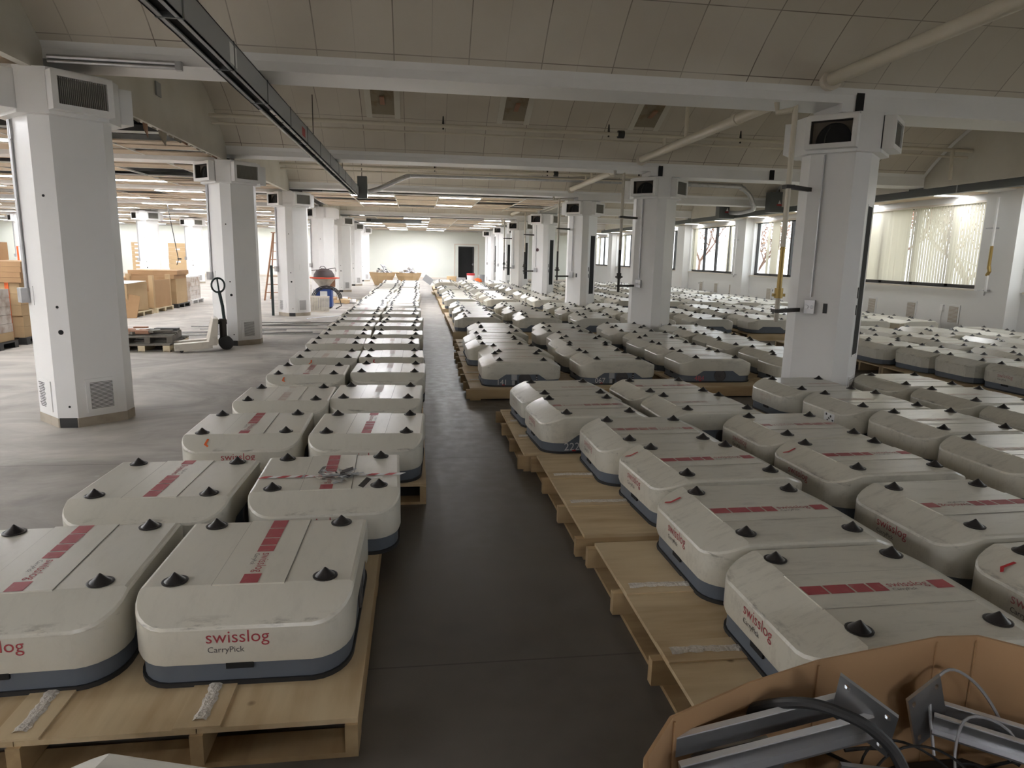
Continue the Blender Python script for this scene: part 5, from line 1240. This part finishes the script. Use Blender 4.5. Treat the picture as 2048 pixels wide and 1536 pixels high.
    # two open bins with steel scrap at the far end of the left column
    for i, (x, lab) in enumerate(((-1.75, 'left'), (-0.45, 'right'))):
        t = thing('cardboard_bin', '%s of two tan cardboard bins heaped with metal at the far end' % lab, 'bin', (x, 35.6, 0), 0, 'far cardboard bins')
        w0, w1 = 0.42, 0.68
        g = G(); n = 8
        lo = [(w0*math.cos(2*PI*(j+.5)/n)*1.0, w0*math.sin(2*PI*(j+.5)/n)) for j in range(n)]; hi = [(w1*math.cos(2*PI*(j+.5)/n)*1.05, w1*math.sin(2*PI*(j+.5)/n)) for j in range(n)]
        g.add([(a,b,0.02) for a,b in lo]+[(a,b,0.66) for a,b in hi]+[(a*.97,b*.97,0.66) for a,b in hi]+[(a*.93,b*.93,0.5) for a,b in hi],
              [(k*n+j,k*n+(j+1)%n,(k+1)*n+(j+1)%n,(k+1)*n+j) for k in range(3) for j in range(n)]+[tuple(range(n-1,-1,-1)),tuple(range(3*n,4*n))])
        g.build('body', M['card2'], t)
        for j in range(26):
            q = rr3.random()*6; r_ = rr3.uniform(0,0.42); s = rr3.uniform(.12,.36); z = 0.60+0.42*(1-r_/0.45)*rr3.random()
            if j % 13 == 0 and i == 0: m_ = M['dkgreen']
            else: m_ = rr3.choice((M['galv'],M['paper'],M['greytray'],M['steel'],M['galv']))
            tag(G().cbox((0,0,0),(s,s*0.5,s*0.18),rx=rr3.uniform(-.8,.8),ry=rr3.uniform(-.8,.8)).build('metal_scrap', m_, None, (x+r_*math.cos(q),35.6+r_*math.sin(q),z), rr3.random()*3), 'metal part heaped in the %s far cardboard bin' % lab, 'metal part', 'metal heaped in the far bins')
    tag(G().cbox((0,0,0.3),(0.5,0.3,0.34),ry=0.6).cbox((0.1,0,0.24),(0.7,0.2,0.04),ry=0.5).build('scrap_metal', M['greytray'], None, (0.55,36.4,0)), 'grey metal scrap leaning right of the far cardboard bins', 'scrap')
    # clutter by the far door
    t = thing('bucket', 'white and red bucket standing before the far dark door', 'bucket', (3.22, 42.0, 0))
    G().lathe([(0.20,0),(0.24,0.42),(0.24,0.44)],16).build('body', M['paper'], t, smooth=True); G().lathe([(0.245,0.40),(0.25,0.52),(0.2,0.53)],16).build('lid', M['red'], t, smooth=True)
    tag(G().lathe([(0.17,0),(0.2,0.40),(0.2,0.42)],16).build('bucket', M['greytray'], None, (4.0,43.2,0), smooth=True), 'small grey bucket right of the red lidded bucket', 'bucket')
    tag(G().cbox((0,0,0.15),(0.6,0.5,0.3)).build('cardboard_box', M['card2'], None, (2.1,42.8,0)), 'tan carton left of the far door', 'box')
    tag(G().cbox((0,0,0.12),(0.55,0.45,0.24)).build('plastic_tub', M['galv'], None, (2.65,42.5,0)), 'pale grey tub beside the carton at the far door', 'tub')
    tag(G().lathe([(0.16,0),(0.30,0.03),(0.2,0.2),(0.05,0.26)],12).build('orange_sack', M['orange'], None, (3.62,41.7,0), smooth=True), 'orange heap beside the red lidded bucket', 'sack')
    tag(G().lathe([(0.08,0),(0.08,0.42),(0.03,0.48),(0.03,0.55)],12).build('fire_extinguisher', M['red'], None, (4.6,43.6,0), smooth=True), 'small red extinguisher at the far end right of the buckets', 'extinguisher')
    t = thing('office_chair', 'dark office chair in front of the last right pillar', 'chair', (5.0, 39.3, 0))
    G().cbox((0,0,0.45),(0.46,0.46,0.08)).build('seat', M['dome'], t); G().cbox((0.05,0.2,0.66),(0.55,0.07,0.36)).build('backrest', M['dome'], t)
    G().tube([(0,0,0.1),(0,0,0.42)],0.03,8).build('stem', M['dkpipe'], t)
    for q in range(5): G().tube([(0,0,0.1),(0.28*math.cos(q*1.257),0.28*math.sin(q*1.257),0.04)],0.02,6).build('leg', M['dkpipe'], t)
    G().tube([(-0.25,0.1,0.45),(-0.5,0.05,0.42),(-0.52,0,0.1)],0.015,6).build('armrest', M['dkpipe'], t)
left_things()
